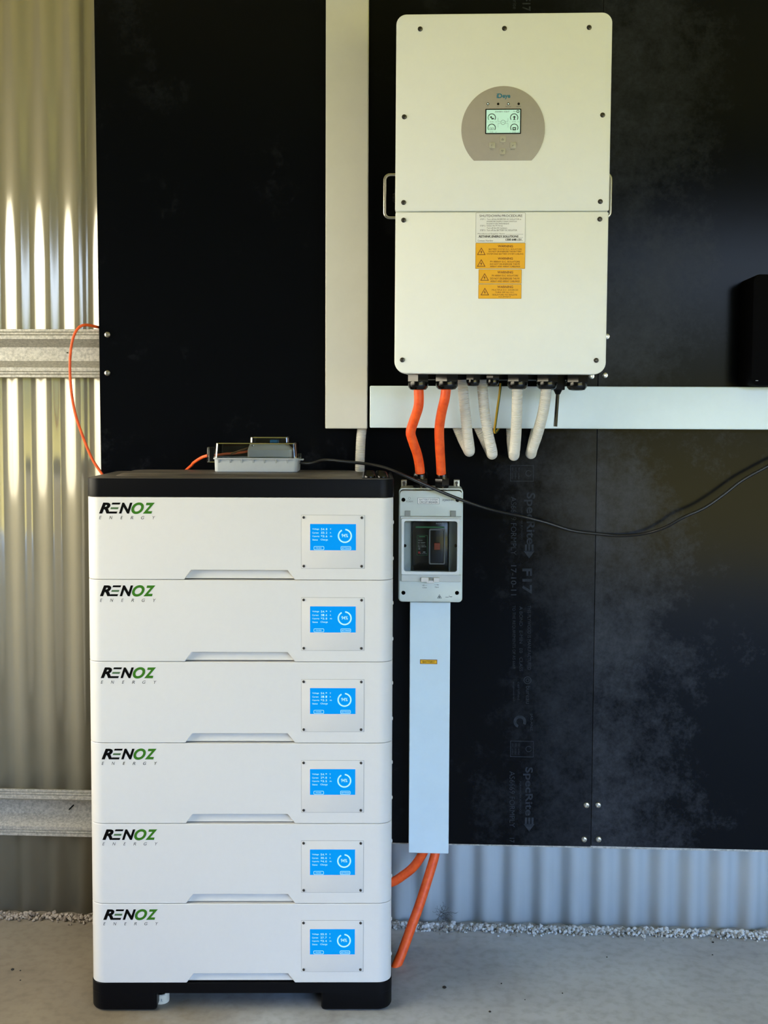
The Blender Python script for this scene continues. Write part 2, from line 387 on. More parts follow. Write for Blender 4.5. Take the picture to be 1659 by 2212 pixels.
# back wall: one continuous corrugated sheet
YW = 2.775
def corrugation():
    b = MB(); per = .0735; amp = .0062; x = -2.35; xs = []
    n = int((XR+2.35)/per*20)
    x0r = at(1049, 1900, YW).x
    prof = []
    for i in range(n+1):
        X = -2.35+(XR+2.35)*i/n; ph = (X-x0r)/per*2*math.pi
        s_ = 0
        for j in range(-3, 4):                                   # folded sheet: flats joined by straight slopes, softly rounded
            q = ((ph+j*.16)/(2*math.pi)) % 1; tri = 1-4*abs(q-.5) if False else (4*abs(q-.5)-1)
            s_ += max(-1, min(1, tri*1.75))/7
        a_ = amp+.0036*max(0, min(1, (X+.5)/.3)); prof.append((X, YW+a_*(1-s_)))
    vs = [(x, y, z) for z in (-.01, 1.0, 2.0, ZC) for x, y in prof]; k = len(prof); fs = []
    for r in range(3):
        for i in range(k-1): fs.append((r*k+i, r*k+i+1, (r+1)*k+i+1, (r+1)*k+i))
    return b.add(vs, fs)
ob = corrugation().build('wall_back', corr, smooth=60, recalc=False); structure(ob)
sol = ob.modifiers.new('thickness', 'SOLIDIFY'); sol.thickness = .001; sol.offset = 1

# ------------------------------------------------------------------ screws, shared meshes
def pan_screw(r=.0047, h=.0028):
    """round-headed screw with a hexagon-washer rim and a recess, pointing at the viewer (-y)"""
    b = MB(); b.lathe((0, 0, 0), [(r*1.0, 0), (r, -h*.45), (r*.8, -h*.85), (r*.42, -h), (r*.36, -h*.55), (.00005, -h*.55)], 'y', 20)
    return b
def add_screw(parent, p, kind='steel', cache={}):
    if kind not in cache:
        if kind == 'steel': o = pan_screw(.0072, .0045).build('screw', steel, parent, origin=p)
        elif kind == 'cover':
            b = MB(); b.m = 1; b.lathe((0, 0, 0), [(.0052, -.0002), (.0052, -.0006), (.00435, -.0007), (.0042, -.0003)], 'y', 20)
            b.m = 0; b.lathe((0, 0, 0), [(.0044, .0), (.0042, -.0016), (.0026, -.0022), (.0019, -.0008), (.00005, -.0008)], 'y', 20)
            for v in b.v: v += Vector(p)
            o = b.build('screw', [dark_steel, dark_gap], parent, origin=p)
            cache[kind] = o; return o
        else:
            b = MB(); b.lathe((0, 0, 0), [(.0029, 0), (.0028, -.0012), (.0018, -.0016), (.0012, -.0007), (.00005, -.0007)], 'y', 16)
            for v in b.v: v += Vector(p)
            o = b.build('screw', dark_steel, parent, origin=p); cache[kind] = o; return o
        if kind == 'steel':
            for v in o.data.vertices: v.co = v.co+Vector(p)
        cache[kind] = o; return o
    return place(cache[kind], p, parent)

# ------------------------------------------------------------------ girts (recessed top-hat rails)
def girt(zt, zb, x0, x1, lab):
    """two ribbed flanges toward the room, sloped webs, crown back against the sheet"""
    o = empty('wall_girt', (x0, YW-.02, zb), lab, 'girt', 'steel girts across the corrugated wall')
    yf, yc = YW-.047, YW-.004; h = zt-zb; fl = .024; sl = .018
    prof = []
    def rib(z, d): prof.extend([(yf, z+d*.0015), (yf+.0028, z), (yf, z-d*.0015)])
    prof.append((yf+.006, zt)); prof.append((yf, zt))
    for q in (.30, .58): rib(zt-fl*q, 1)
    prof.append((yf, zt-fl)); prof.append((yc, zt-fl-sl)); prof.append((yc, zb+fl+sl)); prof.append((yf, zb+fl))
    for q in (.58, .30): rib(zb+fl*q, 1)
    prof.append((yf, zb)); prof.append((yf+.006, zb))
    b = MB(); k = len(prof); xs = [x0+(x1-x0)*i/30 for i in range(31)]
    vs = [(x, y, z) for x in xs for y, z in prof]; fs = [(r*k+i, r*k+i+1, (r+1)*k+i+1, (r+1)*k+i) for r in range(30) for i in range(k-1)]
    b.add(vs, fs); g = b.build('rail', galv, o, smooth=25, recalc=False)
    s_ = g.modifiers.new('gauge', 'SOLIDIFY'); s_.thickness = .0015; s_.offset = -1
    return o, yc
gz1t, gz1b = at(100, 711, YW-.047).z, at(100, 815, YW-.047).z
gz2t, gz2b = at(100, 1706, YW-.047).z, at(100, 1806, YW-.047).z
XE = at(221, 760, 2.71).x
g1, yc = girt(gz1t, gz1b, -1.6, .9, 'ribbed galvanised girt crossing the corrugated wall behind the orange cord, upper of two')
g2, yc = girt(gz2t, gz2b, -1.6, .9, 'ribbed galvanised girt low on the corrugated wall left of the battery stack')
# a rivet tip and a dead bug on the crowns
p = at(146, 762, yc); MB().lathe(p, [(.0016, .001), (.0016, -.003), (.0006, -.006)], 'y', 10).build('rivet', dark_steel, g1)
p = at(155, 1743, yc); MB().tube([p+Vector((-.006, -.003, -.006)), p+Vector((.006, -.003, .006))], .0016, 8, smooth=False).build('screw_tip', ink, g2)

# ------------------------------------------------------------------ plywood boards
YB = 2.71
JX = at(1283, 1400, YB).x
pA = [at(222, 1400, YB), at(200, -60, YB)]
zbA0, zbA1 = at(850, 1822, YB).z, at(1277, 1829, YB).z
boardA = empty('plywood_board', (-.3, YB, 1), 'black film-faced plywood sheet behind the inverter and battery stack', 'board', 'black plywood sheets lining the wall')
xl_b, xl_t = at(222, 1040, YB).x, at(202, 0, YB).x
plyA = ply_mat('black_film_ply', JX-0, .2)
def sheet(pts, bev=.001):
    b = MB(); b.plate(pts, YB+.017, YB, bev); return b
oA = sheet([(xl_b, zbA0-.0005), (JX-.0004, zbA1), (JX-.0004, 2.45), (xl_t, 2.45)]).build('board_face', plyA, boardA, origin=(0, 0, 0), smooth=0)
oA.location = -Vector(boardA['org'])
boardB = empty('plywood_board', (1.0, YB, 1), 'black film-faced plywood sheet with dust and painted-in reflections at the right edge of the photo', 'board', 'black plywood sheets lining the wall')
zbB = at(1500, 1833, YB).z
plyB = ply_mat('dust_reflection_film_ply', JX, .33)
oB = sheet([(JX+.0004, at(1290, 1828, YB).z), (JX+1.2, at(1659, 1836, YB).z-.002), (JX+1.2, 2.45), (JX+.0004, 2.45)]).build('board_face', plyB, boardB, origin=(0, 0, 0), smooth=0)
oB.location = -Vector(boardB['org'])
for px, py in ((232, 723), (232, 806), (1278, 813), (1267, 1739), (1262, 1813)): add_screw(boardA, at(px, py, YB))
for px, py in ((1311, 727), (1307, 811), (1292, 1739), (1293, 1813)): add_screw(boardB, at(px, py, YB))
# faint factory print running down the sheet: text base on the left, reading downward
def vprint(b, s, xa, xb, ya, yb, bold=.012):
    p00 = at(xa, ya, YB-.0003); p10 = at(xa, yb, YB-.0003); p01 = at(xb, ya, YB-.0003)
    b.text(s, 0, 0, 0, 0, 0, bold, 0, U=p10-p00, V=p01-p00, O=p00)
b = MB(); S = 'SpecRite'
vprint(b, S, 1132, 1156, 1064, 1176, .02); vprint(b, 'F17', 1128, 1149, 1228, 1283, .03)
vprint(b, 'AS6669 FORMPLY', 1103.5, 1115.5, 1073, 1199); vprint(b, '17-10-11', 1103.5, 1115.5, 1221, 1286)
vprint(b, 'THIS PLYWOOD IS MANUFACTURED', 1139.5, 1147, 1308, 1447, 0); vprint(b, 'A BOND   E-MIN   E0   CLASS', 1122, 1129, 1310, 1450, 0); vprint(b, 'TO THE REQUIREMENTS OF AS 6669', 1106, 1113.5, 1308, 1444, 0)
vprint(b, 'FORMWORK PLYWOOD', 1125, 1129, 1096, 1166, 0)
vprint(b, 'bureau', 1136, 1146, 1482, 1520, 0); vprint(b, 'JAS-ANZ', 1144, 1151, 1541, 1579, .01)
vprint(b, 'certified', 1118, 1123, 1473, 1512, 0); vprint(b, 'engineered', 1107, 1112, 1473, 1514, 0)
vprint(b, S, 1130, 1151, 1657, 1762, .02); vprint(b, 'AS6669 FORMPLY', 1100.5, 1112, 1666, 1787)
vprint(b, 'FORMWORK PLYWOOD', 1122, 1126, 1688, 1758, 0)
vprint(b, '17', 1100.5, 1111, 1810, 1820)
vprint(b, 'rite', 1108, 1116, 1, 20, .0); vprint(b, 'F17', 1128, 1146, -6, 24, .02)
for y0 in (1178, 1768):          # the arrow mark
    q = [at(1132, y0, YB-.0003), at(1154, y0, YB-.0003), at(1154, y0+10, YB-.0003), at(1132, y0+10, YB-.0003)]
    for k in range(3):
        a, c = at(1134+k*7, y0-2, YB-.0003), at(1138.5+k*7, y0+13, YB-.0003)
        b.quad(a.x, c.x, c.z, a.z, YB-.0003)
    a, c, d_ = at(1131, y0+12, YB-.0003), at(1155, y0+12, YB-.0003), at(1143, y0+28, YB-.0003)
    b.add([a, c, d_], [(0, 1, 2)])
c = at(1139.5, 1469.5, YB-.0003); b.ring(c.x, c.z, .0075, .0095, c.y); b.ring(c.x, c.z, .003, .0045, c.y)
c = at(1123, 1559, YB-.0003); b.ring(c.x, c.z, .0085, .0155, c.y, -30, 250)
for ya, yb in ((1005, 1040), (1601, 1635)):
    a, d_ = at(1102, yb, YB-.0003), at(1153, ya, YB-.0003)
    b.frame(rrect(a.x, d_.x, a.z, d_.z), rrect(a.x+.0015, d_.x-.0015, a.z+.0015, d_.z-.0015), YB-.0002, YB-.0003)
    for k in range(3): vprint(b, 'PEFC certified', 1105+k*7, 1109+k*7, ya+5, yb-5, 0)
    c = at(1142, (ya+yb)/2, YB-.0003); b.ring(c.x, c.z, .006, .0075, c.y, 20, 340)
b.build('printed_lettering', ply_ink, boardA, smooth=0, recalc=False)

# ------------------------------------------------------------------ white cable ducts
def duct(name, x0, x1, z0, z1, yf, lab, axis, pm=None):
    pm = pm or duct_blue
    o = empty(name, ((x0+x1)/2, YB, z0), lab, 'cable duct', 'white cable ducts on the black boards')
    b = MB()
    if axis == 'v':
        b.box(x0+.002, x1-.002, yf+.006, YB-.0006, z0, z1); b.build('base_channel', pm, o, smooth=0, bevel=.001)
        MB().box(x0, x1, yf, yf+.014, z0-.0008, z1).build('cover', pm, o, smooth=35, bevel=.0022, bseg=3)
    else:
        b.box(x0, x1, yf+.006, YB-.0006, z0+.002, z1-.002); b.build('base_channel', pm, o, smooth=0, bevel=.001)
        MB().box(x0+.0008, x1, yf, yf+.014, z0, z1).build('cover', pm, o, smooth=35, bevel=.0022, bseg=3)
    return o
YD = 2.655
a, c = at(702.5, 925, YD), at(794.5, 500, YD)
dv = duct('cable_duct', a.x, c.x, a.z, 2.45, YD, 'tall white cable duct rising left of the inverter to the top of the photo', 'v', duct_pvc)
a, c = at(798, 924, YD), at(1200, 834.5, YD)
dh = duct('cable_duct', a.x, 1.35, a.z, c.z, YD, 'horizontal white cable duct running under the inverter to the right', 'h')
a, c = at(882.5, 1842, YD), at(973, 1301, YD)
dl = duct('cable_duct', a.x, c.x, a.z, c.z-.0005, YD, 'short white cable duct below the breaker enclosure with a yellow battery tag', 'v')
a, c = at(907.5, 1434, YD), at(944.5, 1425, YD)
b = MB(); b.plate(rrect(a.x, c.x, a.z, c.z), YD, YD-.0008, 0); b.m = 1
b.plate(rrect(a.x+.0012, c.x-.0012, a.z+.0012, c.z-.0012), YD, YD-.0011, 0); b.m = 2
b.text('BATTERY', a.x+.006, c.x-.006, a.z+.003, c.z-.003, YD-.0014)
b.build('name_tag', [ink_red, sticker_y, ink], dl, smooth=0, label='small yellow tag reading BATTERY')

# ------------------------------------------------------------------ inverter
YI = 2.43
IX0, IX1, IZ0, IZ1 = -.0932, .3606, H+.0866, H+.8440
inv = empty('solar_inverter', ((IX0+IX1)/2, YB-.01, IZ0), 'large white hybrid inverter with a round grey control panel mounted on the black board', 'inverter')
def ip(px, py, d=0): return at(px, py, YI-d)
zs = ip(1080, 456.5).z
MB().plate(rrect(IX0+.006, IX1-.006, IZ0+.005, IZ1-.006, (.02, .02, .024, .024)), YB-.02, YI+.03, .001).build('casing', mat('casing_white', lin(205, 206, 200), .5, noise=.02), inv)
MB().box(IX0+.06, IX1-.06, YB-.021, YB-.0006, IZ0+.25, IZ0+.6).build('wall_bracket', galv, inv)
MB().plate(rrect(IX0, IX1, zs+.0008, IZ1, (.0215, .0215, .004, .004), 8), YI+.032, YI, .0024).build('upper_cover', inv_white, inv)
MB().plate(rrect(IX0+.0008, IX1-.0008, IZ0, zs-.0010, (.004, .004, .026, .026), 8), YI+.032, YI+.0006, .0024).build('lower_cover', inv_white, inv)
for px, py in ((906, 63), (1088, 61.5), (1271, 59), (872, 253), (1300.5, 248), (871, 438), (1296, 435), (871, 476), (1295, 473), (869, 778), (1288, 778)):
    add_screw(inv, ip(px, py), 'cover')
def bail(sgn):
    x = IX0+.004 if sgn < 0 else IX1-.004
    xo = x+sgn*(.0335 if sgn < 0 else .0262); y = 2.58 if sgn < 0 else 2.56
    z1, z0 = at(838, 378, y).z, at(838, 471, y).z; r = .012
    pts = [(x, y, z1), (xo-sgn*r, y, z1)]
    for k in range(1, 6):
        a = math.radians(90*k/6); pts.append((xo-sgn*r+sgn*r*math.sin(a), y, z1-r+r*math.cos(a)))
    pts += [(xo, y, z1-r), (xo, y, z0+r)]
    for k in range(1, 6):
        a = math.radians(90*k/6); pts.append((xo-sgn*r+sgn*r*math.cos(a), y, z0+r-r*math.sin(a)))
    pts += [(xo-sgn*r, y, z0), (x, y, z0)]
    b = MB(); b.tube(pts, .0034, 12, smooth=False)
    b.build('handle', steel, inv, label='bent steel lifting handle')
bail(-1); bail(1)
b = MB(); q = at(840, 428, 2.6); b.lathe((IX0+.008, 2.6, q.z), [(.012, 0), (.012, -.012), (.009, -.02), (.00005, -.02)], 'x', 16); b.build('dc_switch_knob', black_abs, inv)
# control panel
cp = ip(1085.5, 279.5); rx = .5*(ip(1175.8, 279).x-ip(995.2, 279).x); rz = rx*1.02; zb = ip(1085, 347).z
pts = []
a0 = math.asin(max(-1, (zb-cp.z)/rz))
for k in range(61):
    a = a0+(math.pi-2*a0)*k/60
    pts.append((cp.x+rx*math.cos(a), cp.z+rz*math.sin(a)))
pan = MB().plate(pts, YI+.001, YI-.0012, .0005).build('control_panel', panel_grey, inv)
yp = YI-.0014
a, c = ip(1046.8, 290.2), ip(1124.6, 235.2)
sb = MB(); sb.plate(rrect(a.x, c.x, a.z, c.z, .0015), YI, yp-.0006, 0); sb.m = 1
sb.plate(rrect(a.x+.0022, c.x-.0022, a.z+.0022, c.z-.0022), YI, yp-.001, 0)
disp = mat('lcd_pale_green', lin(150, 190, 170), .3, noise=.03, emit=lin(196, 232, 212), es=.62)
scr = sb.build('display', [black_gloss, disp], inv, smooth=0)
lcd = MB(); yl = yp-.0014
def lp(px, py): return ip(px, py).x, ip(px, py).z
for cx_, cy_, lead in ((1061, 254.9, 1), (1109.2, 254.7, 0), (1060.8, 276.9, 1), (1109.5, 276.7, 0)):
    x, z = lp(cx_, cy_); lcd.m = 0; lcd.ring(x, z, .0070, .0086, yl, -35, 215 if not lead else 150)
    if lead: lcd.m = 1; lcd.ring(x, z, .0070, .0086, yl, 150, 215); lcd.m = 0
    lcd.text('19.00', x-.004, x+.0035, z-.0095, z-.0080, yl)
    lcd.text('0', x-.0092, x-.0082, z-.0094, z-.0082, yl); lcd.text('16.0', x+.0072, x+.0112, z-.0094, z-.0082, yl)
x, z = lp(1061, 255.5); lcd.ring(x-.0015, z+.0015, 0.0001, .002, yl); lcd.plate(rrect(x-.001, x+.0045, z-.003, z-.0002, .001), yl+.0001, yl)
x, z = lp(1109.6, 255.3); lcd.add([(x, yl, z+.0045), (x-.0038, yl, z+.001), (x+.0038, yl, z+.001)], [(0, 1, 2)]); lcd.quad(x-.0012, x+.0012, z-.004, z+.002, yl); lcd.quad(x-.0028, x+.0028, z-.0042, z-.0032, yl)
x, z = lp(1060.8, 279); lcd.frame(rrect(x-.0042, x+.0042, z-.0024, z+.0022), rrect(x-.0036, x+.0036, z-.0018, z+.0016), yl+.0001, yl); lcd.text('+', x-.0012, x+.0012, z-.0012, z+.0012, yl, .03)
x, z = lp(1109.5, 278.5); lcd.frame(rrect(x-.0036, x+.0036, z-.0035, z+.0030), rrect(x-.0018, x+.0018, z-.0012, z+.0010), yl+.0001, yl)
x, z = lp(1085.2, 265); lcd.ring(x, z, .0043, .0049, yl); lcd.text('ON', x-.002, x+.002, z-.0009, z+.0009, yl)
x, z = lp(1117.3, 241.5); lcd.ring(x, z, .0017, .0031, yl)
a, c = ip(1068, 243.5), ip(1099, 240.2); lcd.text('2024/08/01 10:26:47', a.x, c.x, a.z, c.z, yl)
a, c = ip(1107.5, 242.5), ip(1113, 240.2); lcd.text('Max', a.x, c.x, a.z, c.z, yl)
for (xa, ya, xb, yb_) in ((1072, 255, 1074.5, 263), (1074.5, 263, 1080, 263.4), (1093, 256, 1096, 263), (1090, 263, 1096, 263.4), (1074.3, 267, 1074.7, 276), (1074.5, 267, 1080, 267.4), (1090, 267, 1096, 267.4), (1096, 267, 1096.4, 276)):
    a, c = ip(xa, max(ya, yb_)), ip(xb, min(ya, yb_))
    if xb-xa > 1 and abs(yb_-ya) > 1: lcd.quad(c.x-.0004, c.x, a.z, c.z, yl)
    else: lcd.quad(a.x, c.x, a.z, c.z, yl)
lcd.build('readout', [mat('lcd_dark', lin(40, 62, 56), .5, noise=.1), mat('lcd_green', lin(90, 160, 120), .5, noise=.1)], scr, smooth=0, recalc=False, origin=(0, 0, 0)).location = -Vector(inv['org'])
leds = ((1052.5, 225, 1, 'DC'), (1074.7, 225, 0, 'AC'), (1096.7, 224.9, 1, 'Normal'), (1119, 224.6, 0, 'Alarm'))
led_on = mat('lit_led', lin(220, 255, 230), .3, noise=.02, emit=lin(225, 255, 232), es=1.2)
for px, py, on, s_ in leds:
    p = ip(px, py); b = MB(); b.lathe((p.x, YI-.001, p.z), [(.0026, 0), (.0026, -.0008), (.0015, -.0008)], 'y', 16)
    if on: b.m = 1; b.lathe((p.x, YI-.001, p.z), [(.0013, 0), (.0011, -.0014), (.0002, -.0018)], 'y', 12)
    b.build('indicator_light', [black_gloss, led_on], inv, label='lit green indicator' if on else 'dark unlit indicator')
for px, py, s_, l_ in ((1084.7, 301.3, '^', 'Up'), (1062, 314.6, '<', 'Esc'), (1106.8, 314, 'v', 'Enter'), (1084, 327.2, 'v', 'Down')):
    p = ip(px, py); b = MB(); b.plate(rrect(p.x-.0063, p.x+.0063, p.z-.0063, p.z+.0063, .0018), YI, yp-.0016, .0008); b.m = 1
    yy = yp-.0019; d = .0026
    sh = {'Up': [(-d, -d*.8), (d, -d*.8), (0, d)], 'Esc': [(d*.8, d), (-d, 0), (d*.8, -d), (-d*.6, 0)], 'Enter': [(-d, 0), (-d*.1, -d), (d, d*.9), (-d*.1, -d*.45)], 'Down': [(-d, d*.8), (0, -d), (d, d*.8)]}[l_]
    if len(sh) == 3:
        s2 = [(u*.62, v_*.62+(0)) for u, v_ in sh]
        b.frame([(p.x+u, p.z+v_) for u, v_ in sh], [(p.x+u, p.z+v_) for u, v_ in s2], yy+.0001, yy)
    else: b.add([(p.x+u, yy, p.z+v_) for u, v_ in sh], [(0, 1, 2, 3)])
    b.build('button', [mat('silver_key', lin(182, 180, 168), .35, .2, noise=.05), ink_soft], inv, smooth=35)
b = MB(); a, c = ip(1071.5, 213.3), ip(1101, 202.2); yq = yp-.0001
dx = ip(1083.6, 208).x
b.text('D', a.x+.0015, dx, a.z+.0008, c.z, yq, .03); b.quad(a.x, a.x+.0010, a.z+.0008, c.z-.003, yq); b.quad(a.x, a.x+.0010, c.z-.0015, c.z, yq)
b.text('eye', dx+.0004, c.x, a.z-.0018, c.z-.0028, yq, .03)
b.m = 1
for px, py, on, s_ in leds:
    p = ip(px, py+5.8); w_ = .0009*len(s_)*1.05; b.text(s_, p.x-w_, p.x+w_, p.z-.001, p.z+.001, yq)
for px, py, s_ in ((1084.7, 311, 'Up'), (1062, 323.6, 'Esc'), (1106.8, 323, 'Enter'), (1084, 336, 'Down')):
    p = ip(px, py); w_ = .0009*len(s_)*1.05; b.text(s_, p.x-w_, p.x+w_, p.z-.001, p.z+.001, yq)
b.build('panel_print', [ink_teal, mat('slate_ink', lin(84, 104, 110), .6, noise=.1)], inv, smooth=0, recalc=False, label='blue wordmark and small captions')
# stickers
ys = YI+.0006
def sticker(x0, x1, y0, y1, base, lines, inkm, tri=(), yoff=0, lab=None, rules=()):
    b = MB(); a, c = at(x0, y1, ys), at(x1, y0, ys); yy = ys-.0006-yoff
    b.plate(rrect(a.x, c.x, a.z, c.z, .001, 2), ys, yy, 0); b.m = 2
    b.frame(rrect(a.x, c.x, a.z, c.z, .001, 2), rrect(a.x+.0006, c.x-.0006, a.z+.0006, c.z-.0006, .001, 2), yy+.0001, yy-.0001); b.m = 1
    yy -= .0002
    for s_, xa, xb, ya, yb_, bold in lines:
        b.m = 3 if bold >= .03 else 1
        p, q = at(xa, yb_, ys), at(xb, ya, ys); b.text(s_, p.x, q.x, p.z, q.z, yy, bold, .12 if bold >= .03 else 0)
    b.m = 1
    for xa, xb, y_ in rules:
        p, q = at(xa, y_, ys), at(xb, y_, ys); b.quad(p.x, q.x, p.z-.0002, p.z+.0002, yy)
    for tx, ty in tri:
        p = at(tx, ty, ys); r = .0105
        A = [(p.x+r*math.cos(math.radians(g)), p.z-.002+r*math.sin(math.radians(g))) for g in (90, 210, 330)]
        B = [(p.x+r*.76*math.cos(math.radians(g)), p.z-.002+r*.76*math.sin(math.radians(g))) for g in (90, 210, 330)]
        b.frame(A, B, yy+.0001, yy)
        z_ = p.z-.001; s = .0042
        b.add([(p.x+.1*s, yy, z_+s), (p.x-.55*s, yy, z_-.15*s), (p.x+.05*s, yy, z_-.05*s)], [(0, 1, 2)])
        b.add([(p.x-.1*s, yy, z_+.2*s), (p.x+.5*s, yy, z_+.2*s), (p.x-.1*s, yy, z_-1.1*s)], [(0, 1, 2)])
    return b.build('sticker', [base, inkm, mat('sticker_edge', lin(150, 110, 20), .6, noise=.05) if base is sticker_y else mat('sticker_edge_grey', lin(140, 144, 140), .6, noise=.05), ink], inv, smooth=0, recalc=False, label=lab)
T = lambda x: 1000+x/10.055
U_ = lambda y: 440+y/10.055
def ln(s, x0, x1, y0, y1, bold=0): return (s, T(x0), T(x1), U_(y0), U_(y1), bold)
sticker(1026.4, 1134.3, 459.4, 524, sticker_w, [
    ln('SHUTDOWN PROCEDURE', 350, 1282, 236, 292, .008),
    ln('STEP 1:', 368, 486, 325, 355), ln('Turn off the INVERTER AC ISOLATOR at', 512, 1258, 322, 355), ln('INVERTER SUPPLY MAIN SWITCH', 512, 1160, 372, 402), ln('located in the Switchboard', 508, 990, 416, 450),
    ln('STEP 2:', 366, 484, 468, 498), ln('Isolate the PV Array', 510, 858, 464, 502), ln('Turn off the DC Isolators', 510, 952, 514, 546),
    ln('STEP 3:', 364, 484, 562, 594), ln('Turn off the: BATTERY DC ISOLATOR', 508, 1168, 560, 596),
    ln('Manufacturer/Supplier Name', 314, 904, 640, 676), ln('Contact Number', 314, 652, 784, 822),
    ln('RETHINK ENERGY SOLUTIONS', 340, 1198, 688, 734, .03), ln('1300 648 131', 918, 1262, 756, 804, .03)], ink_soft if False else mat('sticker_ink', lin(70, 74, 76), .6, noise=.1),
    rules=((T(918), T(1300), U_(664)), (T(314), T(1300), U_(738)), (T(918), T(1300), U_(800))), lab='white shutdown procedure sticker')
W_ = lambda x0, x1, y0, y1: ln('WARNING', x0, x1, y0, y1, .018)
sticker(1026.2, 1134.2, 524.8, 580.8, sticker_y, [
    W_(752, 1080, 898, 948), ln('BATTERY SYSTEM D.C. ISOLATORS', 556, 1270, 972, 1006, .01), ln('DO NOT DE-ENERGISE THE BATTERY', 552, 1268, 1022, 1056, .01), ln('SYSTEM AND BATTERY SYSTEM CABLING', 512, 1306, 1074, 1110, .01),
    W_(750, 1078, 1166, 1216), ln('PV ARRAY D.C. ISOLATORS', 586, 1232, 1242, 1278, .01), ln('DO NOT DE-ENERGISE THE PV', 582, 1234, 1296, 1330, .01), ln('ARRAY AND ARRAY CABLINGS', 584, 1236, 1348, 1382, .01)],
    ink_red, tri=((T(394), U_(1040)), (T(392), U_(1295))), lab='larger amber warning sticker with two hazard triangles')
sticker(1033.1, 1126.4, 581.8, 613.1, sticker_y, [
    W_(742, 1084, 1464, 1516), ln('PV ARRAY D.C. ISOLATORS', 624, 1194, 1544, 1582, .01), ln('DO NOT DE-ENERGISE THE PV', 590, 1226, 1606, 1648, .01), ln('ARRAY AND ARRAY CABLINGS', 590, 1226, 1666, 1706, .01)],
    ink_red, tri=((T(466), U_(1598)),), lab='upper of the two small amber warning stickers')
sticker(1032.8, 1126.1, 613.8, 645.4, sticker_y, [
    W_(742, 1084, 1782, 1834), ln('MULTIPLE D.C. SOURCES', 624, 1194, 1856, 1892, .01), ln('TURN OFF ALL D.C.', 696, 1112, 1910, 1942, .01), ln('ISOLATORS TO ISOLATE', 636, 1172, 1962, 1996, .01), ln('EQUIPMENT', 772, 1040, 2008, 2042, .01)],
    ink_red, tri=((T(472), U_(1916)),), lab='lower of the two small amber warning stickers')
# cable glands under the case
def gland_mb(c, r, htot, hexr=None, up=False):
    """hexagonal nut with a domed, ribbed cap; hangs down from c (or stands up when up)"""
    b = MB(); s = 1 if up else -1; c = Vector(c)
    b.lathe(c, [(r*.86, 0), (r*.86, s*htot*.12)], 'z', 24)
    b.lathe(c, [(r*1.02, s*htot*.10), (r*1.04, s*htot*.14), (r*1.04, s*htot*.52), (r*.98, s*htot*.57)], 'z', 6, rot=math.radians(30))
    b.lathe(c, [(r*.90, s*htot*.5), (r*.92, s*htot*.72), (r*.86, s*htot*.86), (r*.72, s*htot*.97), (r*.55, s*htot), (r*.5, s*htot*.93), (r*.4, s*htot*.93)], 'z', 24)
    return b
yg = 2.53
def glandp(x0, x1, yb_, Y):
    p = at((x0+x1)/2, 808, Y); w_ = (at(x1, 830, Y).x-at(x0, 830, Y).x)/2
    z1 = IZ0+.006; z0 = at((x0+x1)/2, yb_, Y).z
    return Vector((p.x, Y, z1)), w_*.98, z1-z0
for x0, x1, yb_, Y in ((879, 928, 843, yg), (938.5, 992, 842, yg), (1005.6, 1038.5, 834, yg), (1049, 1079.6, 834, yg), (1093.7, 1143, 841, yg), (1157, 1207, 841, yg), (1222, 1271, 843, yg)):
    c, r, h = glandp(x0, x1, yb_, Y); gland_mb(c, r, h).build('cable_gland', black_gloss, inv, smooth=30)
b = MB(); b.box(IX0+.04, IX1-.05, 2.56, 2.64, IZ0-.008, IZ0+.006); b.build('bottom_plate', black_abs, inv, bevel=.001)
# two black entry glands farther back carry the first two conduits
for px in (1000, 1042):
    p = at(px, 815, 2.62); gland_mb((p.x, 2.62, IZ0), .016, .022).build('cable_gland', black_gloss, inv, smooth=30)
a, c = at(1205, 846, 2.56), at(1200, 921, 2.56)
b = MB(); b.box(a.x-.014, a.x+.014, 2.545, 2.575, a.z+.004, IZ0+.002); b.lathe((a.x, 2.56, a.z+.006), [(.011, 0), (.007, -.008), (.0052, -.012)], 'z', 16)
b.build('antenna_mount', black_abs, inv, bevel=.001)
MB().tube([a+Vector((0, 0, 0)), a.lerp(c, .5), c], .0042, 12, smooth=False).build('antenna', black_gloss, inv, label='black stub antenna')
inv.rotation_euler = (0, .0022, 0)

# ------------------------------------------------------------------ orange battery cables, upper run
def run(name, pts, r, m_, lab, cat, group=None, rf=None, step=.006, seg=14):
    P = [at(x, y, Y) for x, y, Y in pts]
    o = P[0]; b = MB(); b.tube(P, r, seg, rf, step)
    return tag(b.build(name, m_, None, smooth=60, origin=o), lab, cat, group)
run('battery_cable', [(904, 834, 2.53), (905, 862, 2.533), (903, 882, 2.54), (893, 912, 2.56), (887, 934, 2.57), (892, 954, 2.58), (901, 980, 2.60), (906, 1005, 2.615), (907.5, 1022, 2.62)], .0112, orange,
    'thick orange cable with a sharp kink between inverter and breaker enclosure', 'cable', 'thick orange battery cables')
run('battery_cable', [(964, 834, 2.53), (961, 860, 2.533), (954, 890, 2.55), (949, 925, 2.57), (950, 965, 2.59), (952, 1000, 2.61), (953, 1023, 2.62)], .0112, orange,
    'thick orange cable hanging nearly straight right of the kinked one above the enclosure', 'cable', 'thick orange battery cables')
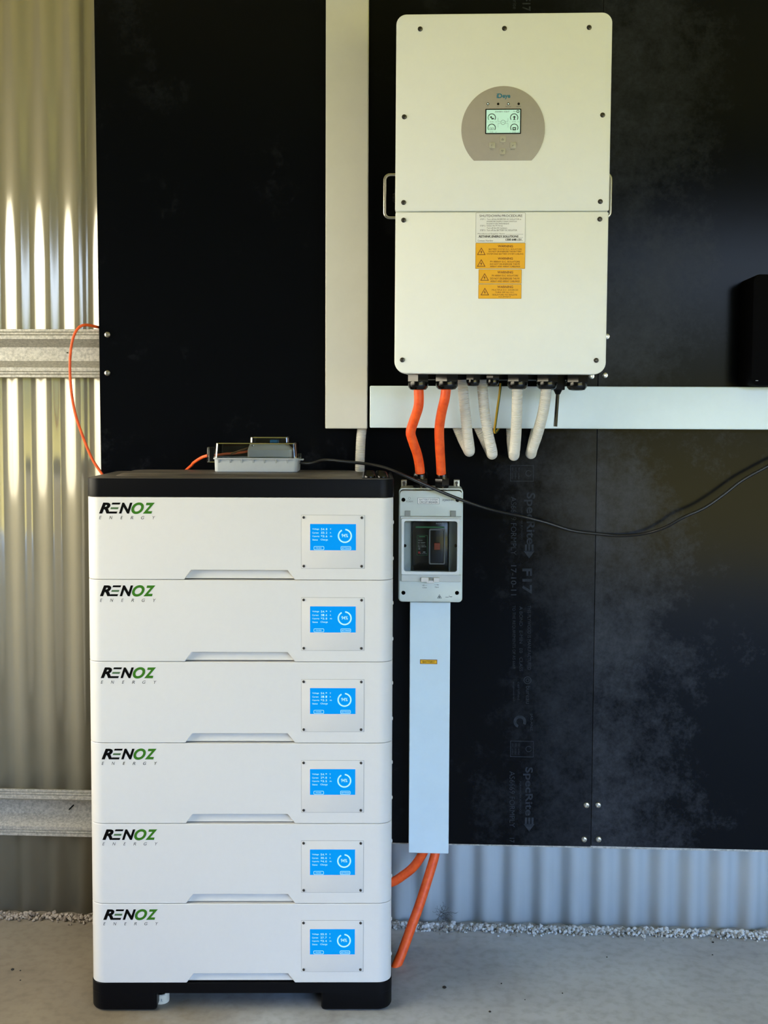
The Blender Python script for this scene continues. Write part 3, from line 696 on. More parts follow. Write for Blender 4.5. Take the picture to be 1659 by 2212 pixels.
# lower run, out of the short duct
run('battery_cable', [(921, 1826, 2.68), (912, 1846, 2.682), (893, 1873, 2.684), (868, 1893, 2.684), (845, 1906, 2.684), (800, 1915, 2.684), (740, 1920, 2.684)], .0112, orange,
    'orange cable curving left from the short duct to behind the battery stack', 'cable', 'thick orange battery cables')
run('battery_cable', [(942, 1826, 2.68), (939, 1848, 2.67), (930, 1880, 2.66), (919, 1915, 2.645), (905, 1958, 2.625), (890, 1998, 2.605), (872, 2048, 2.575), (858, 2083, 2.555), (848, 2103, 2.54), (838, 2116, 2.53)], .0114, orange,
    'long orange cable sloping down from the short duct to the floor beside the battery stack', 'cable', 'thick orange battery cables')
# ------------------------------------------------------------------ ribbed conduits
def ripple(d): return 1+.075*math.cos(2*math.pi*d/.0036)
CG = 'grey ribbed conduits looping under the inverter'
def conduit(pts, lab, grp=CG, r=.0118):
    return run('ribbed_conduit', pts, r, conduit_m, lab, 'conduit', grp, ripple, .0009, 16)
conduit([(999, 818, 2.585), (1001, 850, 2.585), (1005, 890, 2.585), (1009, 930, 2.588), (1013, 962, 2.60), (1014, 975, 2.625), (1009, 967, 2.66), (998, 945, 2.683), (987, 920, 2.685)], 'grey ribbed conduit loop leftmost under the inverter next to the orange cables')
conduit([(1041, 818, 2.585), (1043, 850, 2.585), (1047, 890, 2.585), (1054, 935, 2.588), (1061, 967, 2.60), (1063, 981, 2.625), (1058, 972, 2.66), (1046, 948, 2.683), (1033, 920, 2.685)], 'grey ribbed conduit loop just left of the yellow earth wire')
conduit([(1117, 836, 2.53), (1117, 865, 2.535), (1116, 905, 2.55), (1114, 945, 2.57), (1111.5, 974, 2.595), (1110, 984, 2.63), (1108, 972, 2.665), (1105.5, 948, 2.684), (1104, 920, 2.685)], 'grey ribbed conduit loop hanging straight under the middle of the inverter')
conduit([(1180, 836, 2.53), (1178, 862, 2.535), (1171, 900, 2.55), (1160, 940, 2.57), (1150, 968, 2.59), (1147, 980, 2.63), (1149, 970, 2.662), (1154, 946, 2.684), (1160, 920, 2.685)], 'grey ribbed conduit loop leaning left beside the black stub antenna')
conduit([(783, 918, 2.692), (780, 945, 2.6925), (778.5, 970, 2.6925), (777.5, 1000, 2.6925), (777, 1060, 2.6925)], 'grey ribbed conduit dropping from the tall white duct behind the battery stack', 'conduit below the tall duct', .0112)
# earth wire
b = MB(); P = [at(*q) for q in ((1081, 828, 2.60), (1079, 850, 2.60), (1074, 885, 2.61), (1070, 915, 2.64), (1068, 932, 2.648), (1071, 934, 2.65), (1077, 926, 2.668), (1081, 916, 2.68))]
b.tube(P, .0026, 10); b.m = 1
b.tube([p+Vector((.0018, -.0012, 0)) for p in P], .0014, 8)
tag(b.build('earth_wire', [mat('yellow_wire', lin(222, 176, 50), .5, noise=.1), mat('green_wire', lin(66, 96, 40), .5, noise=.1)], smooth=60), 'thin yellow and green earth wire between the ribbed conduits', 'wire')

# ------------------------------------------------------------------ breaker enclosure
YE = 2.600
enc_p = at(930, 1299, YE)
enc = empty('breaker_enclosure', (enc_p.x, YB, enc_p.z), 'grey breaker enclosure with a clear window right of the battery stack', 'enclosure')
def ex(x): return 840+x/6.911
def ey(y): return 1000+y/6.911
def E(x, y, Y=YE): return at(ex(x), ey(y), Y)
def eb(x0, x1, y0, y1, Y=YE):
    a, c = E(x0, y1, Y), E(x1, y0, Y); return a.x, c.x, a.z, c.z
x0, x1, z0, z1 = eb(143, 1108, 380, 2065, 2.615)
# open tray: walls and back so that the breaker can be seen inside
o_, i_ = rrect(x0, x1, z0, z1, .009), rrect(x0+.003, x1-.003, z0+.003, z1-.003, .007)
b = MB(); b.frame(o_, i_, YB-.002, 2.612); b.plate(o_, YB-.0005, YB-.004); b.build('body', grey_box, enc, smooth=40)
x0, x1, z0, z1 = eb(158, 1090, 420, 2062, YE)
wx0, wx1, wz0, wz1 = eb(222, 1022, 800, 1760, YE)
lidpts = rrect(x0, x1, z0, z1, .008)
b = MB()
b.plate(rrect(x0, x1, wz1, z1, (.008, .008, 0, 0)), 2.614, YE-.001, .0012)
b.plate(rrect(x0, x1, z0, wz0, (0, 0, .008, .008)), 2.614, YE-.001, .0012)
b.box(x0, wx0, YE+.003, 2.614, wz0, wz1); b.box(wx1, x1, YE+.003, 2.614, wz0, wz1)
b.build('lid', grey_box, enc, smooth=40)
# hinged window
x0, x1, z0, z1 = eb(185, 1058, 838, 1665, YE-.012); gx0, gx1, gz0, gz1 = eb(222, 1022, 873, 1620, YE-.012)
wf = MB().frame(rrect(x0, x1, z0, z1, .003), rrect(gx0, gx1, gz0, gz1, .006), YE+.002, YE-.012).build('window_frame', mat('translucent_frame', lin(222, 228, 230), .3, noise=.03), enc, smooth=40, bevel=.0008)
MB().plate(rrect(gx0-.001, gx1+.001, gz0-.001, gz1+.001, .005), YE-.007, YE-.0095).build('window_pane', clear2, enc)
hx = eb(175, 1080, 803, 835, YE)
MB().box(hx[0], hx[1], YE-.006, YE+.002, hx[2], hx[3]).build('hinge_bar', mat('pale_grey_plastic', lin(196, 202, 202), .35, noise=.03), enc, bevel=.001)
for xa in (240, 920):
    q = eb(xa, xa+82, 712, 803, YE); MB().box(q[0], q[1], YE-.004, YE, q[2], q[3]).build('hinge_lug', grey_dark, enc, bevel=.0008)
q = eb(190, 1075, 1668, 1762, YE); MB().box(q[0], q[1], YE-.008, YE+.002, q[2], q[3]).build('window_skirt', mat('pale_grey_plastic', (0, 0, 0, 1)), enc, bevel=.001)
q = eb(480, 755, 1715, 1775, YE-.014); b = MB(); mw = (q[1]-q[0])
b.box(q[0], q[0]+mw*.42, YE-.016, YE-.004, q[2], q[3]); b.box(q[1]-mw*.32, q[1], YE-.016, YE-.004, q[2], q[3]); b.box(q[0]+mw*.3, q[0]+mw*.72, YE-.014, YE-.004, q[2]-.003, q[2]+.003)
b.build('latch', white_pc, enc, bevel=.0006)
MB().box(q[0]+mw*.46, q[0]+mw*.62, YE-.012, YE-.006, q[2]+.003, q[3]).build('latch_slot', grey_dark, enc)
for x, y in ((217, 550), (1025, 552), (217, 1938), (1018, 1940)):
    p = E(x, y, YE-.001); b = MB(); b.lathe(p, [(.0046, 0), (.0046, -.0004), (.0036, -.0004), (.0033, .0)], 'y', 20); b.build('screw_recess', ink, enc)
for x in (238, 1000):
    p = E(x, 1243, YE-.012); MB().lathe((p.x, YE+.0, p.z), [(.0036, 0), (.0036, -.0035), (.002, -.0035)], 'y', 16).build('side_screw', black_gloss, enc)
# mounting lugs
for x0_, x1_, y0_, y1_ in ((178, 265, 265, 385), (970, 1060, 265, 385), (172, 262, 2060, 2087), (965, 1057, 2060, 2087)):
    q = eb(x0_, x1_, y0_, y1_, 2.66); b = MB(); b.plate(rrect(q[0], q[1], q[2], q[3], .001), YB-.001, 2.685, .0008)
    b.m = 1
    if y0_ < 1000:
        cx_ = (q[0]+q[1])/2; b.plate(rrect(cx_-.0018, cx_+.0018, q[2]+.002, q[3]-.006, .0017), 2.686, 2.6845); b.lathe((cx_, 2.6845, q[3]-.0065), [(.0034, 0), (.003, -.002), (.0006, -.0022)], 'y', 14)
    b.build('mounting_lug', [mat('pale_metal_lug', lin(190, 188, 172), .4, .4, noise=.05), dark_steel], enc)
# print
b = MB(); yy = YE-.0013
q = eb(430, 753, 520, 613); b.m = 1; b.plate(rrect(q[0], q[1], q[2], q[3]), YE, yy); b.m = 0
b.frame(rrect(q[0], q[1], q[2], q[3]), rrect(q[0]+.0006, q[1]-.0006, q[2]+.0006, q[3]-.0006), yy, yy-.0001)
def et(s, xa, xb, ya, yb_, bold=0, m_=0):
    q = eb(xa, xb, ya, yb_); b.m = m_; b.text(s, q[0], q[1], q[2], q[3], yy-.0002, bold)
et('BATTERY SYSTEM', 456, 728, 538, 560, .01); et('CIRCUIT BREAKER', 456, 728, 572, 598, .01)
et('FORM', 258, 357, 562, 588, 0, 2); et('ZJBENY', 795, 975, 542, 576, .02, 2)
c = E(307, 528); b.m = 2; b.ring(c.x, c.z, .0022, .0028, yy)
et('Close', 500, 565, 1848, 1868, 0, 0); et('Open', 685, 745, 1842, 1866, 0, 0); et('←', 495, 570, 1818, 1834, 0, 0); et('→', 675, 750, 1812, 1828, 0, 0)
c = E(755, 2000); A = [(c.x+.0062*math.cos(math.radians(g)), c.z+.0062*math.sin(math.radians(g))) for g in (90, 210, 330)]; B = [(c.x+.0046*math.cos(math.radians(g)), c.z+.0046*math.sin(math.radians(g))) for g in (90, 210, 330)]
b.frame(A, B, yy, yy-.0001); b.ring(c.x, c.z, .0008, .002, yy)
q = eb(845, 890, 2000, 2006); b.quad(*q, yy); q = eb(905, 945, 1992, 2000); b.quad(*q, yy)
p, r_ = E(890, 2004), E(905, 1972); b.add([(p.x, yy, p.z), (p.x+.0006, yy, p.z), (r_.x+.0006, yy, r_.z), (r_.x, yy, r_.z)], [(0, 1, 2, 3)])
b.build('label_print', [mat('label_ink', lin(62, 74, 84), .6, noise=.1), sticker_w, mat('moulded_mark', lin(140, 146, 146), .6, noise=.1)], enc, smooth=0, recalc=False, label='white caption strip and moulded marks')
# glands on top
zt = E(500, 380, 2.62).z
for x0_, x1_ in ((345, 585), (680, 908)):
    xm = (x0_+x1_)/2; p = E(xm, 375, 2.635); w_ = (E(x1_, 200, 2.635).x-E(x0_, 200, 2.635).x)/2
    b = gland_mb((p.x, 2.635, p.z), w_, E(xm, 116, 2.635).z-p.z, up=True)
    b.box(p.x-w_*.62, p.x+w_*.62, 2.62, 2.65, p.z-.004, p.z+.007)
    b.build('cable_gland', black_gloss, enc, smooth=30)
# circuit breaker seen through the window
cb = empty('circuit_breaker', (E(600, 1590, 2.63).x, YB-.004, E(600, 1590, 2.63).z), 'black moulded circuit breaker behind the clear window of the grey enclosure', 'circuit breaker')
yc_ = 2.628
q = eb(350, 880, 875, 1600, yc_); pts = [(q[1], q[2]), (q[1], q[3]), (q[0]+.0015, q[3])]
for k in range(1, 10):
    t = k/10; pts.append((q[0]+.0015-.0015*math.sin(math.pi*t)*1.3+.001*t, q[3]+(q[2]-q[3])*t))
pts.append((q[0]+.004, q[2]))
sq = eb(200, 1040, 840, 1650, 2.648); iq = eb(330, 900, 860, 1615, 2.648)
MB().frame(rrect(*sq), rrect(*iq), 2.652, 2.645).build('inner_shroud', grey_box, enc, smooth=0)
MB().plate(pts, YB-.006, yc_, .001).build('breaker_body', black_gloss, cb)
def cbq(x0_, x1_, y0_, y1_): return eb(x0_, x1_, y0_, y1_, yc_)
q = cbq(597, 842, 985, 1512); MB().frame(rrect(*q, .004), rrect(q[0]+.003, q[1]-.003, q[2]+.003, q[3]-.003, .002), yc_+.001, yc_-.004).build('toggle_frame', mat('grey_bezel', lin(120, 122, 124), .4, .3, noise=.05), cb, smooth=40)
q = cbq(676, 765, 1190, 1290); MB().box(q[0], q[1], yc_-.010, yc_, q[2], q[3]).build('toggle', mat('red_toggle', lin(150, 62, 34), .5, noise=.1), cb, bevel=.001)
b = MB(); q = cbq(418, 577, 1082, 1378); yy = yc_-.0006
b.m = 0; b.frame(rrect(*q, .001, 2), rrect(q[0]+.0005, q[1]-.0005, q[2]+.0005, q[3]-.0005, .001, 2), yc_, yy)
q = cbq(400, 830, 950, 968); b.quad(*q, yy); q = cbq(450, 540, 1095, 1106); b.quad(*q, yy)
b.m = 1
def ct(s, xa, xb, ya, yb_, m_=1): q = cbq(xa, xb, ya, yb_); b.m = m_; b.text(s, *q, yy)
ct('BENY', 705, 835, 896, 914); ct('BDM-125', 440, 500, 1150, 1162); ct('Ui 1000V', 436, 545, 1185, 1197); ct('In 125A', 436, 545, 1222, 1232); ct('Icu 20kA', 436, 560, 1244, 1256); ct('CE', 438, 466, 1268, 1292)
q = cbq(510, 545, 1325, 1335); b.quad(*q, yy)
ct('I ON', 470, 560, 1348, 1356); b.m = 2; q = cbq(436, 470, 1322, 1352); b.quad(*q, yy)
b.build('breaker_print', [mat('green_print', lin(40, 120, 66), .5, noise=.1), mat('pale_print', lin(170, 178, 176), .5, noise=.1), mat('red_print', lin(170, 40, 40), .5, noise=.1)], cb, smooth=0, recalc=False, label='green line and label on the breaker')

# ------------------------------------------------------------------ battery stack
D0, UC, BW, BD = 2.35, -.2765, .645, .295
base_pt = nB*D0+tB*UC
def bloc(z): return (base_pt.x, base_pt.y, z)
PXW = BW/660.
def bu(px): return (px-519.3)*PXW
def footprint(w, d, r, n=8, off=0):
    """plan outline in local x/y: front edge y=0, depth +y, front corners rounded"""
    x = w/2; pts = []
    for k in range(n+1):
        a = math.radians(180+90*k/n); pts.append((-x+r+r*math.cos(a), r+r*math.sin(a)))
    for k in range(n+1):
        a = math.radians(270+90*k/n); pts.append((x-r+r*math.cos(a), r+r*math.sin(a)))
    r2 = .012
    for k in range(5):
        a = math.radians(90*k/4); pts.append((x-r2+r2*math.cos(a), d-r2+r2*math.sin(a)))
    for k in range(5):
        a = math.radians(90+90*k/4); pts.append((-x+r2+r2*math.cos(a), d-r2+r2*math.sin(a)))
    return pts
MH = .17425; FR = .030
def module_body():
    P = footprint(BW, BD, FR); n = len(P); h = MH-.0006; b = MB()
    bot = [(x, y, .0003) for x, y in P]; top = [(x, y, h) for x, y in P]
    xl0, xl1, xr1, xr0 = bu(400), bu(415.5), bu(622), bu(638); nh = .0205; nd = .020
    i0, i1 = 8, 9           # the straight front edge lies between these outline points
    vs = bot+top; base = len(vs)
    vs += [(xl0, 0, .0003), (xl1, 0, nh), (xr1, 0, nh), (xr0, 0, .0003), (xl0+.0015, .007, .0018), (xr0-.0015, .007, .0018), (xl1, nd, nh), (xr1, nd, nh)]
    A, B, C_, D_, E_, F_, G_, H_ = range(base, base+8)
    fs = []
    for i in range(n):
        j = (i+1) % n
        if i == i0: continue
        fs.append((i, j, n+j, n+i))
    fs.append((i0, A, B, C_, D_, i1, n+i1, n+i0))
    fs.append((B, C_, H_, G_)); fs.append((G_, H_, F_, E_)); fs.append((A, B, G_, E_)); fs.append((D_, C_, H_, F_))
    fs.append(tuple(range(n, 2*n)))
    fs.append(tuple(list(range(0, i0+1))+[A, E_, F_, D_]+list(range(i1, n)))[::-1])
    b.add(vs, fs); return b
values = [('54.8', '33.2', '93.6'), ('54.9', '31.6', '93.8'), ('54.9', '31.1', '93.3'), ('54.9', '29.8', '93.5'), ('54.9', '30.6', '94.0'), ('55.0', '27.7', '93.4')]
places = ['topmost white battery module, directly under the black top cover', 'second white battery module below the black top cover, showing 31.6 amps',
          'third white battery module from the top of the stack, showing 31.1 amps', 'fourth white battery module from the top of the stack, showing 29.8 amps',
          'fifth white battery module from the top of the stack, showing 30.6 amps', 'lowest white battery module, standing directly on the black base']
blue = mat('blue_screen', lin(0, 20, 40), .3, noise=.02, emit=lin(0, 160, 255), es=1.05, spec=.1)
pale = mat('pale_cyan_readout', lin(20, 40, 50), .4, noise=.02, emit=lin(190, 252, 255), es=1.1, spec=.1)
z7 = lambda y: (1251.2-y)*(MH/175.6)
def BX(cx_): return bu(620+cx_/6.9125)
def BZ(cy_): return z7(1080+cy_/6.9125)
def module_common(root):
    """parts that every module shares; returns list of made parts"""
    made = []
    made.append(module_body().build('housing', white_pc, root, smooth=30, bevel=.0012))
    b = MB(); q = (BX(220), BX(1158), BZ(1012), BZ(228))
    b.m = 1; b.plate(rrect(q[0]-.0003, q[1]+.0003, q[2]-.0003, q[3]+.0003), .001, -.0002); b.m = 0
    b.plate(rrect(q[0]+.0003, q[1]-.0003, q[2]+.0003, q[3]-.0003), .001, -.0008, .0003)
    made.append(b.build('display_plate', [mat('plate_grey', lin(214, 213, 211), .45, noise=.02, bump=.05, bscale=900), gap_grey], root, smooth=30))
    for x, y in ((254, 262), (1117, 264), (256, 977), (1116, 977)):
        made.append(add_screw(root, Vector((BX(x), -.0008, BZ(y))), 'small'))
    b = MB(); y = -.0004
    def T_(s, xa, xb, ya, yb_, m_, bold=.02, shear=.33): b.m = m_; b.text(s, LX(xa), LX(xb), LZ(yb_), LZ(ya), y, bold, shear)
    LX = lambda v: bu(180+v/6.9125); LZ = lambda v: z7(1070+v/6.9125)
    T_('R', 268, 438, 124, 284, 0, .045)
    b.m = 0
    def bar(xa, xb, ya, yb_, sk, m_):
        b.m = m_; x0_, x1_, z0_, z1_ = LX(xa), LX(xb), LZ(yb_), LZ(ya); k = sk
        b.add([(x0_, y, z0_), (x1_-k, y, z0_), (x1_, y, z1_), (x0_+k, y, z1_)], [(0, 1, 2, 3)])
    bar(456, 587, 124, 152, .0016, 0); bar(436, 560, 192, 220, .0016, 1); bar(414, 540, 254, 284, .0016, 0)
    T_('N', 562, 764, 124, 284, 0, .04); T_('O', 745, 932, 120, 290, 2, .04); T_('Z', 914, 1094, 124, 284, 2, .045)
    for s_, xa, xb in (('E', 268, 306), ('N', 418, 468), ('E', 584, 622), ('R', 732, 774), ('G', 888, 938), ('Y', 1058, 1098)): T_(s_, xa, xb, 320, 366, 3, .0, .28)
    made.append(b.build('wordmark', [ink, ink_green_d, ink_green, mat('charcoal_ink', lin(60, 60, 58), .6, noise=.1)], root, smooth=0, recalc=False, label='black and green wordmark'))
    for s_ in (-1, 1):
        for z_ in (.118, .04):
            b = MB(); b.lathe((s_*BW/2, .05, z_), [(.004, 0), (.0035, s_*.0016), (.001, s_*.002)], 'x', 12); made.append(b.build('side_screw', white_pc, root))
    return made
def screen(root, vals):
    b = MB(); q = (BX(350), BX(1030), BZ(743), BZ(357))
    b.plate(rrect(*q), .0, -.0013); b.m = 1; b.frame(rrect(q[0]-.0006, q[1]+.0006, q[2]-.0006, q[3]+.0006), rrect(*q), -.0005, -.0014)
    s = b.build('screen', [blue, mat('screen_bezel', lin(205, 206, 226), .4, noise=.02)], root, smooth=0)
    b = MB(); y = -.0016
    def t(s_, xa, xb, ya, yb_, bold=.012): b.text(s_, BX(xa), BX(xb), BZ(yb_), BZ(ya), y, bold)
    t('Voltage', 382, 484, 420, 448); t('Current', 382, 476, 474, 498); t('Capacity', 382, 490, 526, 552); t('Status', 384, 464, 576, 600)
    for v, ya in zip(vals, (418, 470, 522)):
        x = 510
        for ch in v:
            w_ = 22 if ch != '.' else 6
            t(ch, x, x+w_, ya if ch != '.' else ya+24, ya+30); x += 27 if ch != '.' else 18
    t('Charge', 506, 614, 574, 606); t('V', 644, 662, 420, 442); t('A', 642, 662, 476, 494); t('Ah', 642, 676, 528, 546)
    cx_, cz_ = BX(865), BZ(531); r = (BX(971)-BX(760))/2
    b.ring(cx_, cz_, r*.80, r, y, 118, 118+328, 48)
    t('94%', 816, 912, 500, 552, .01)
    for xa, xb in ((404, 558), (804, 958)):
        q = (BX(xa), BX(xb), BZ(738), BZ(684)); b.frame(rrect(*q, .0022), rrect(q[0]+.0009, q[1]-.0009, q[2]+.0009, q[3]-.0009, .0014), y+.0001, y)
    t('MORE', 436, 520, 702, 720); t('SETTINGS', 820, 944, 702, 720)
    b.build('readout', pale, s, smooth=0, recalc=False)
    return s
BASEH = .0635
first = None
for k in range(6):
    z = BASEH+MH*(5-k)
    if first is None:
        mroot = empty('battery_module', bloc(z), 'white battery module, '+places[k].split('white battery module')[0], 'battery', 'white battery modules in the stack', BY, own=False)
        common = module_common(mroot); first = mroot
    else:
        mroot = first.copy(); COL.objects.link(mroot); mroot.location = bloc(z)
        for p in common:
            c = p.copy(); COL.objects.link(c); c.parent = mroot
    mroot['label'] = places[k]
    screen(mroot, values[k])
# top cover
zt = BASEH+MH*6; LH = H-.1368-zt
cover = empty('top_cover', bloc(zt), 'black plastic top cover on the battery stack, brown-grey on top', 'cover', rz=BY, own=False)
P = footprint(BW+.002, BD+.004, FR); 
MB().loft([[(x, y, .0004) for x, y in P], [(x, y, LH-.002) for x, y in P], [(x*.998, y*.998+.0006, LH) for x, y in P]]).build('shell', black_abs, cover, smooth=30)
P2 = [(x*.985, .004+y*.975) for x, y in footprint(BW, BD, FR-.004)]
MB().loft([[(x, y, LH-.001) for x, y in P2], [(x, y, LH+.0006) for x, y in P2]]).build('top_surface', lid_grey, cover, smooth=30, label='brown-grey top surface')
def plateau(x0_, x1_, y0_, y1_, h, nm='raised_platform'):
    o_ = rrect(x0_, x1_, y0_, y1_, .05, 8); i_ = inset(o_, .014)
    MB().loft([[(x, y, LH) for x, y in o_], [(x, y, LH+h) for x, y in i_]]).build(nm, lid_grey, cover, smooth=30)
plateau(-BW/2+.04, BW/2-.07, .06, BD-.012, .0055)
b = MB()       # ribbed terminal cover at the right end
for r_ in range(5):
    y_ = .045+.045*r_
    for c_ in (0, 1):
        xa = BW/2-.062+c_*.027
        b.lathe((xa+.0115, y_, LH+.001), [(.0125, -.001), (.0125, .004), (.0105, .0068), (.0002, .0072)], 'z', 16)
b.box(BW/2-.066, BW/2-.006, .02, BD-.03, LH, LH+.0022)
b.build('terminal_caps', black_gloss, cover, smooth=40, label='glossy black round terminal caps')
# base
bs = empty('stack_base', bloc(0), 'black plastic base with two feet under the battery stack', 'base', rz=BY, own=False)
P = footprint(BW+.003, BD+.004, FR)
zb0 = .0405
MB().loft([[(x, y, zb0) for x, y in P], [(x, y, BASEH-.0004) for x, y in P]]).build('tray', black_abs, bs, smooth=30, bevel=.001)
def foot(xa, xb, outer):
    x0_, x1_ = bu(xa), bu(xb); w_ = x1_-x0_; r = .03
    for (ya, yb_) in ((0, BD),):
        pts = []
        rl, rr_ = (r, .006) if outer < 0 else (.006, r)
        for k in range(7):
            a = math.radians(180+90*k/6); pts.append((x0_+rl+rl*math.cos(a), ya+rl+rl*math.sin(a)))
        for k in range(7):
            a = math.radians(270+90*k/6); pts.append((x1_-rr_+rr_*math.cos(a), ya+rr_+rr_*math.sin(a)))
        pts += [(x1_, yb_), (x0_, yb_)]
        cx_ = (x0_+x1_)/2; cy_ = (ya+yb_)/2
        sh = [(cx_+(x-cx_)*.975, cy_+(y-cy_)*.985) for x, y in pts]
        MB().loft([[(x, y, .004) for x, y in sh], [(x, y, .009) for x, y in pts], [(x, y, zb0+.001) for x, y in pts]]).build('foot', black_abs, bs, smooth=35)
foot(188, 334, -1); foot(695, 850.6, 1)
for xa in (275, 770):
    for ya in (.05, .24): MB().lathe((bu(xa), ya, 0), [(.014, 0), (.014, .003), (.009, .006)], 'z', 18).build('levelling_pad', mat('pale_pad', lin(190, 190, 186), .4, noise=.05), bs)
# cream cap by the left foot
cpos = base_pt+tB*bu(336)+nB*.03
cc = empty('plastic_cap', (cpos.x, cpos.y, 0), 'small cream plastic cap with a letter R beside the left foot of the black base', 'cap', rz=BY, own=False)
b = MB(); b.lathe((0, .016, 0), [(.0165, 0), (.017, .002), (.017, .019), (.0155, .0205), (.0135, .0205), (.013, .003), (.0001, .003)], 'z', 28); b.build('cup', cream, cc)
b = MB(); b.box(.0085, .0165, .004, .02, .0195, .036); b.build('tab', cream, cc, bevel=.002)
b = MB(); b.text('R', .0015, .0052, .006, .013, -.0014, .02)
for v in b.v: v.y = .016-math.sqrt(max(.0172**2-v.x**2, 0))-.0002
b.build('moulded_letter', grey_dark, cc, smooth=0, recalc=False)

# ------------------------------------------------------------------ junction box on the cover
ZL = zt+LH+.0055
jn = .155                                  # distance of the box front behind the cover front
jloc = base_pt+nB*jn
jb = empty('junction_box', (jloc.x, jloc.y, ZL), 'clear-lidded grey junction box lying on the black top cover', 'junction box', rz=BY, own=False)
sj = (D0+jn)/FPX
def jx(v): return (420+v/6.38-519.3)*sj+(519.3-519.3) + (UC*0)
# local x of the box is measured from the stack centre seen at the box's own depth
px_c = None
def proj(p):
    v = Vector(p)-Vector((0, 0, H)); z = v.dot(fw); return 829.5+FPX*v.dot(RT)/z, 1106+SY+FPX*v.dot(DN)/z
jpx, jpy = proj((jloc.x, jloc.y, ZL))
def jx(v): return (420+v/6.38-jpx)*sj
def jz(v): return (606-v)/6.38*sj
b = MB(); dj = .105
x0_, x1_ = jx(270), jx(1425); zf = jz(425)
rs = []
for z_, s_ in ((.0003, .0025), (.002, .0008), (zf, 0)):
    rs.append([(x, y, z_) for x, y in rrect(x0_+s_, x1_-s_, s_, dj-s_, .010)])
inner = [[(x, y, z_) for x, y in rrect(x0_+.003, x1_-.003, .003, dj-.003, .008)] for z_ in (zf, .004)]
b.loft(rs+inner); b.build('tub', jb_grey, jb, smooth=35)
b = MB(); b.frame([(x, y) for x, y in rrect(x0_-.002, x1_+.002, -.005, dj+.003, .01)], [(x, y) for x, y in rrect(x0_+.002, x1_-.002, .002, dj-.002, .008)], 0, .0025)
for v in b.v: v.y, v.z = v.z, v.y+zf
b.build('rim', jb_grey, jb, smooth=35)
for k in range(7):      # stiffening gussets under the rim
    x = jx(330+k*157); z_ = zf
    b = MB(); b.add([(x, -.0052, z_+.0005), (x, .001, z_+.0005), (x, .001, z_-.010), (x+.0028, -.0052, z_+.0005), (x+.0028, .001, z_+.0005), (x+.0028, .001, z_-.010)], [(0, 1, 2), (3, 5, 4), (0, 3, 4, 1), (1, 4, 5, 2), (2, 5, 3, 0)])
    b.build('gusset', jb_grey, jb, smooth=0)
def clear_cap(x0_, x1_, y0_, y1_, z0_, z1_, nm, taper=.004):
    b = MB(); o0 = rrect(x0_, x1_, y0_, y1_, .008); o1 = rrect(x0_+taper*.5, x1_-taper*.5, y0_+taper, y1_-taper, .008); o2 = inset(o1, .0025)
    k = .0016
    b.loft([[(x, y, z0_) for x, y in o0], [(x, y, z1_-.002) for x, y in o1], [(x, y, z1_) for x, y in o2], [(x, y, z1_-k) for x, y in inset(o2, .0005)], [(x, y, z1_-.003) for x, y in inset(o1, k)], [(x, y, z0_) for x, y in inset(o0, k)]], cap=False)
    n = len(o0); b.add([(x, y, z1_) for x, y in o2], [tuple(range(n))]); b.add([(x, y, z1_-k) for x, y in inset(o2, .0005)], [tuple(range(n))])
    b.build(nm, clear, jb, smooth=35)
clear_cap(jx(272), jx(1418), .001, dj-.002, zf+.0025, jz(195), 'clear_lid')
clear_cap(jx(745), jx(1300), .02, dj-.02, jz(195), jz(115), 'raised_hatch', .001)
b = MB(); b.frame([(x, y) for x, y in rrect(jx(262), jx(1440), -.004, dj+.002, .009)], [(x, y) for x, y in rrect(jx(278), jx(1412), .002, dj-.004, .008)], 0, .0035)
for v in b.v: v.y, v.z = v.z, v.y+zf+.0025
b.build('clear_rim', clear, jb, smooth=35)
for (xa, xb, ya, yb_, nm) in ((158, 262, 262, 478, 'cable_clamp'), (1415, 1460, 350, 415, 'lid_clip')):
    MB().box(jx(xa), jx(xb), .02, .05, jz(yb_), jz(ya)).build(nm, clear, jb, bevel=.0015)
MB().box(jx(1420), jx(1490), .03, .05, jz(447), jz(425)).build('rim_tab', jb_grey, jb, bevel=.0008)
b = MB(); x0_, x1_ = jx(722), jx(1335)
b.loft([[(x, y, .004) for x, y in rrect(x0_, x1_, .012, .09, .006)], [(x, y, jz(300)) for x, y in rrect(x0_, x1_, .012, .09, .006)], [(x, y, jz(215)) for x, y in rrect(x0_+.004, x1_-.014, .022, .08, .006)]])
b.build('socket_block', mat('pale_socket', lin(196, 198, 196), .45, noise=.04), jb, smooth=30)
MB().box(jx(1020), jx(1135), .035, .06, jz(212), jz(162)).build('blue_switch', mat('blue_rocker', lin(24, 110, 160), .4, noise=.05), jb, bevel=.001)
b = MB(); b.lathe((jx(800), .012, jz(238)), [(.002, 0), (.002, -.002), (.0005, -.0025)], 'y', 12); b.build('socket_screw', steel, jb)
b = MB(); b.tube([(jx(250), .035, jz(385)), (jx(400), .035, jz(360)), (jx(560), .04, jz(350)), (jx(735), .045, jz(320))], .0028, 10); b.m = 1
b.tube([(jx(480), .03, jz(360)), (jx(640), .05, jz(300)), (jx(735), .06, jz(270))], .002, 8)
b.build('inner_wires', [mat('dull_orange', lin(170, 80, 40), .5, noise=.1), mat('brown_wire', lin(110, 84, 50), .5, noise=.1)], jb, smooth=60)

def jw(v, w, yl_): # world point from box-local measure
    q = Vector((jloc.x, jloc.y, ZL))+tB*jx(v)+nB*yl_+Vector((0, 0, jz(w))); return q
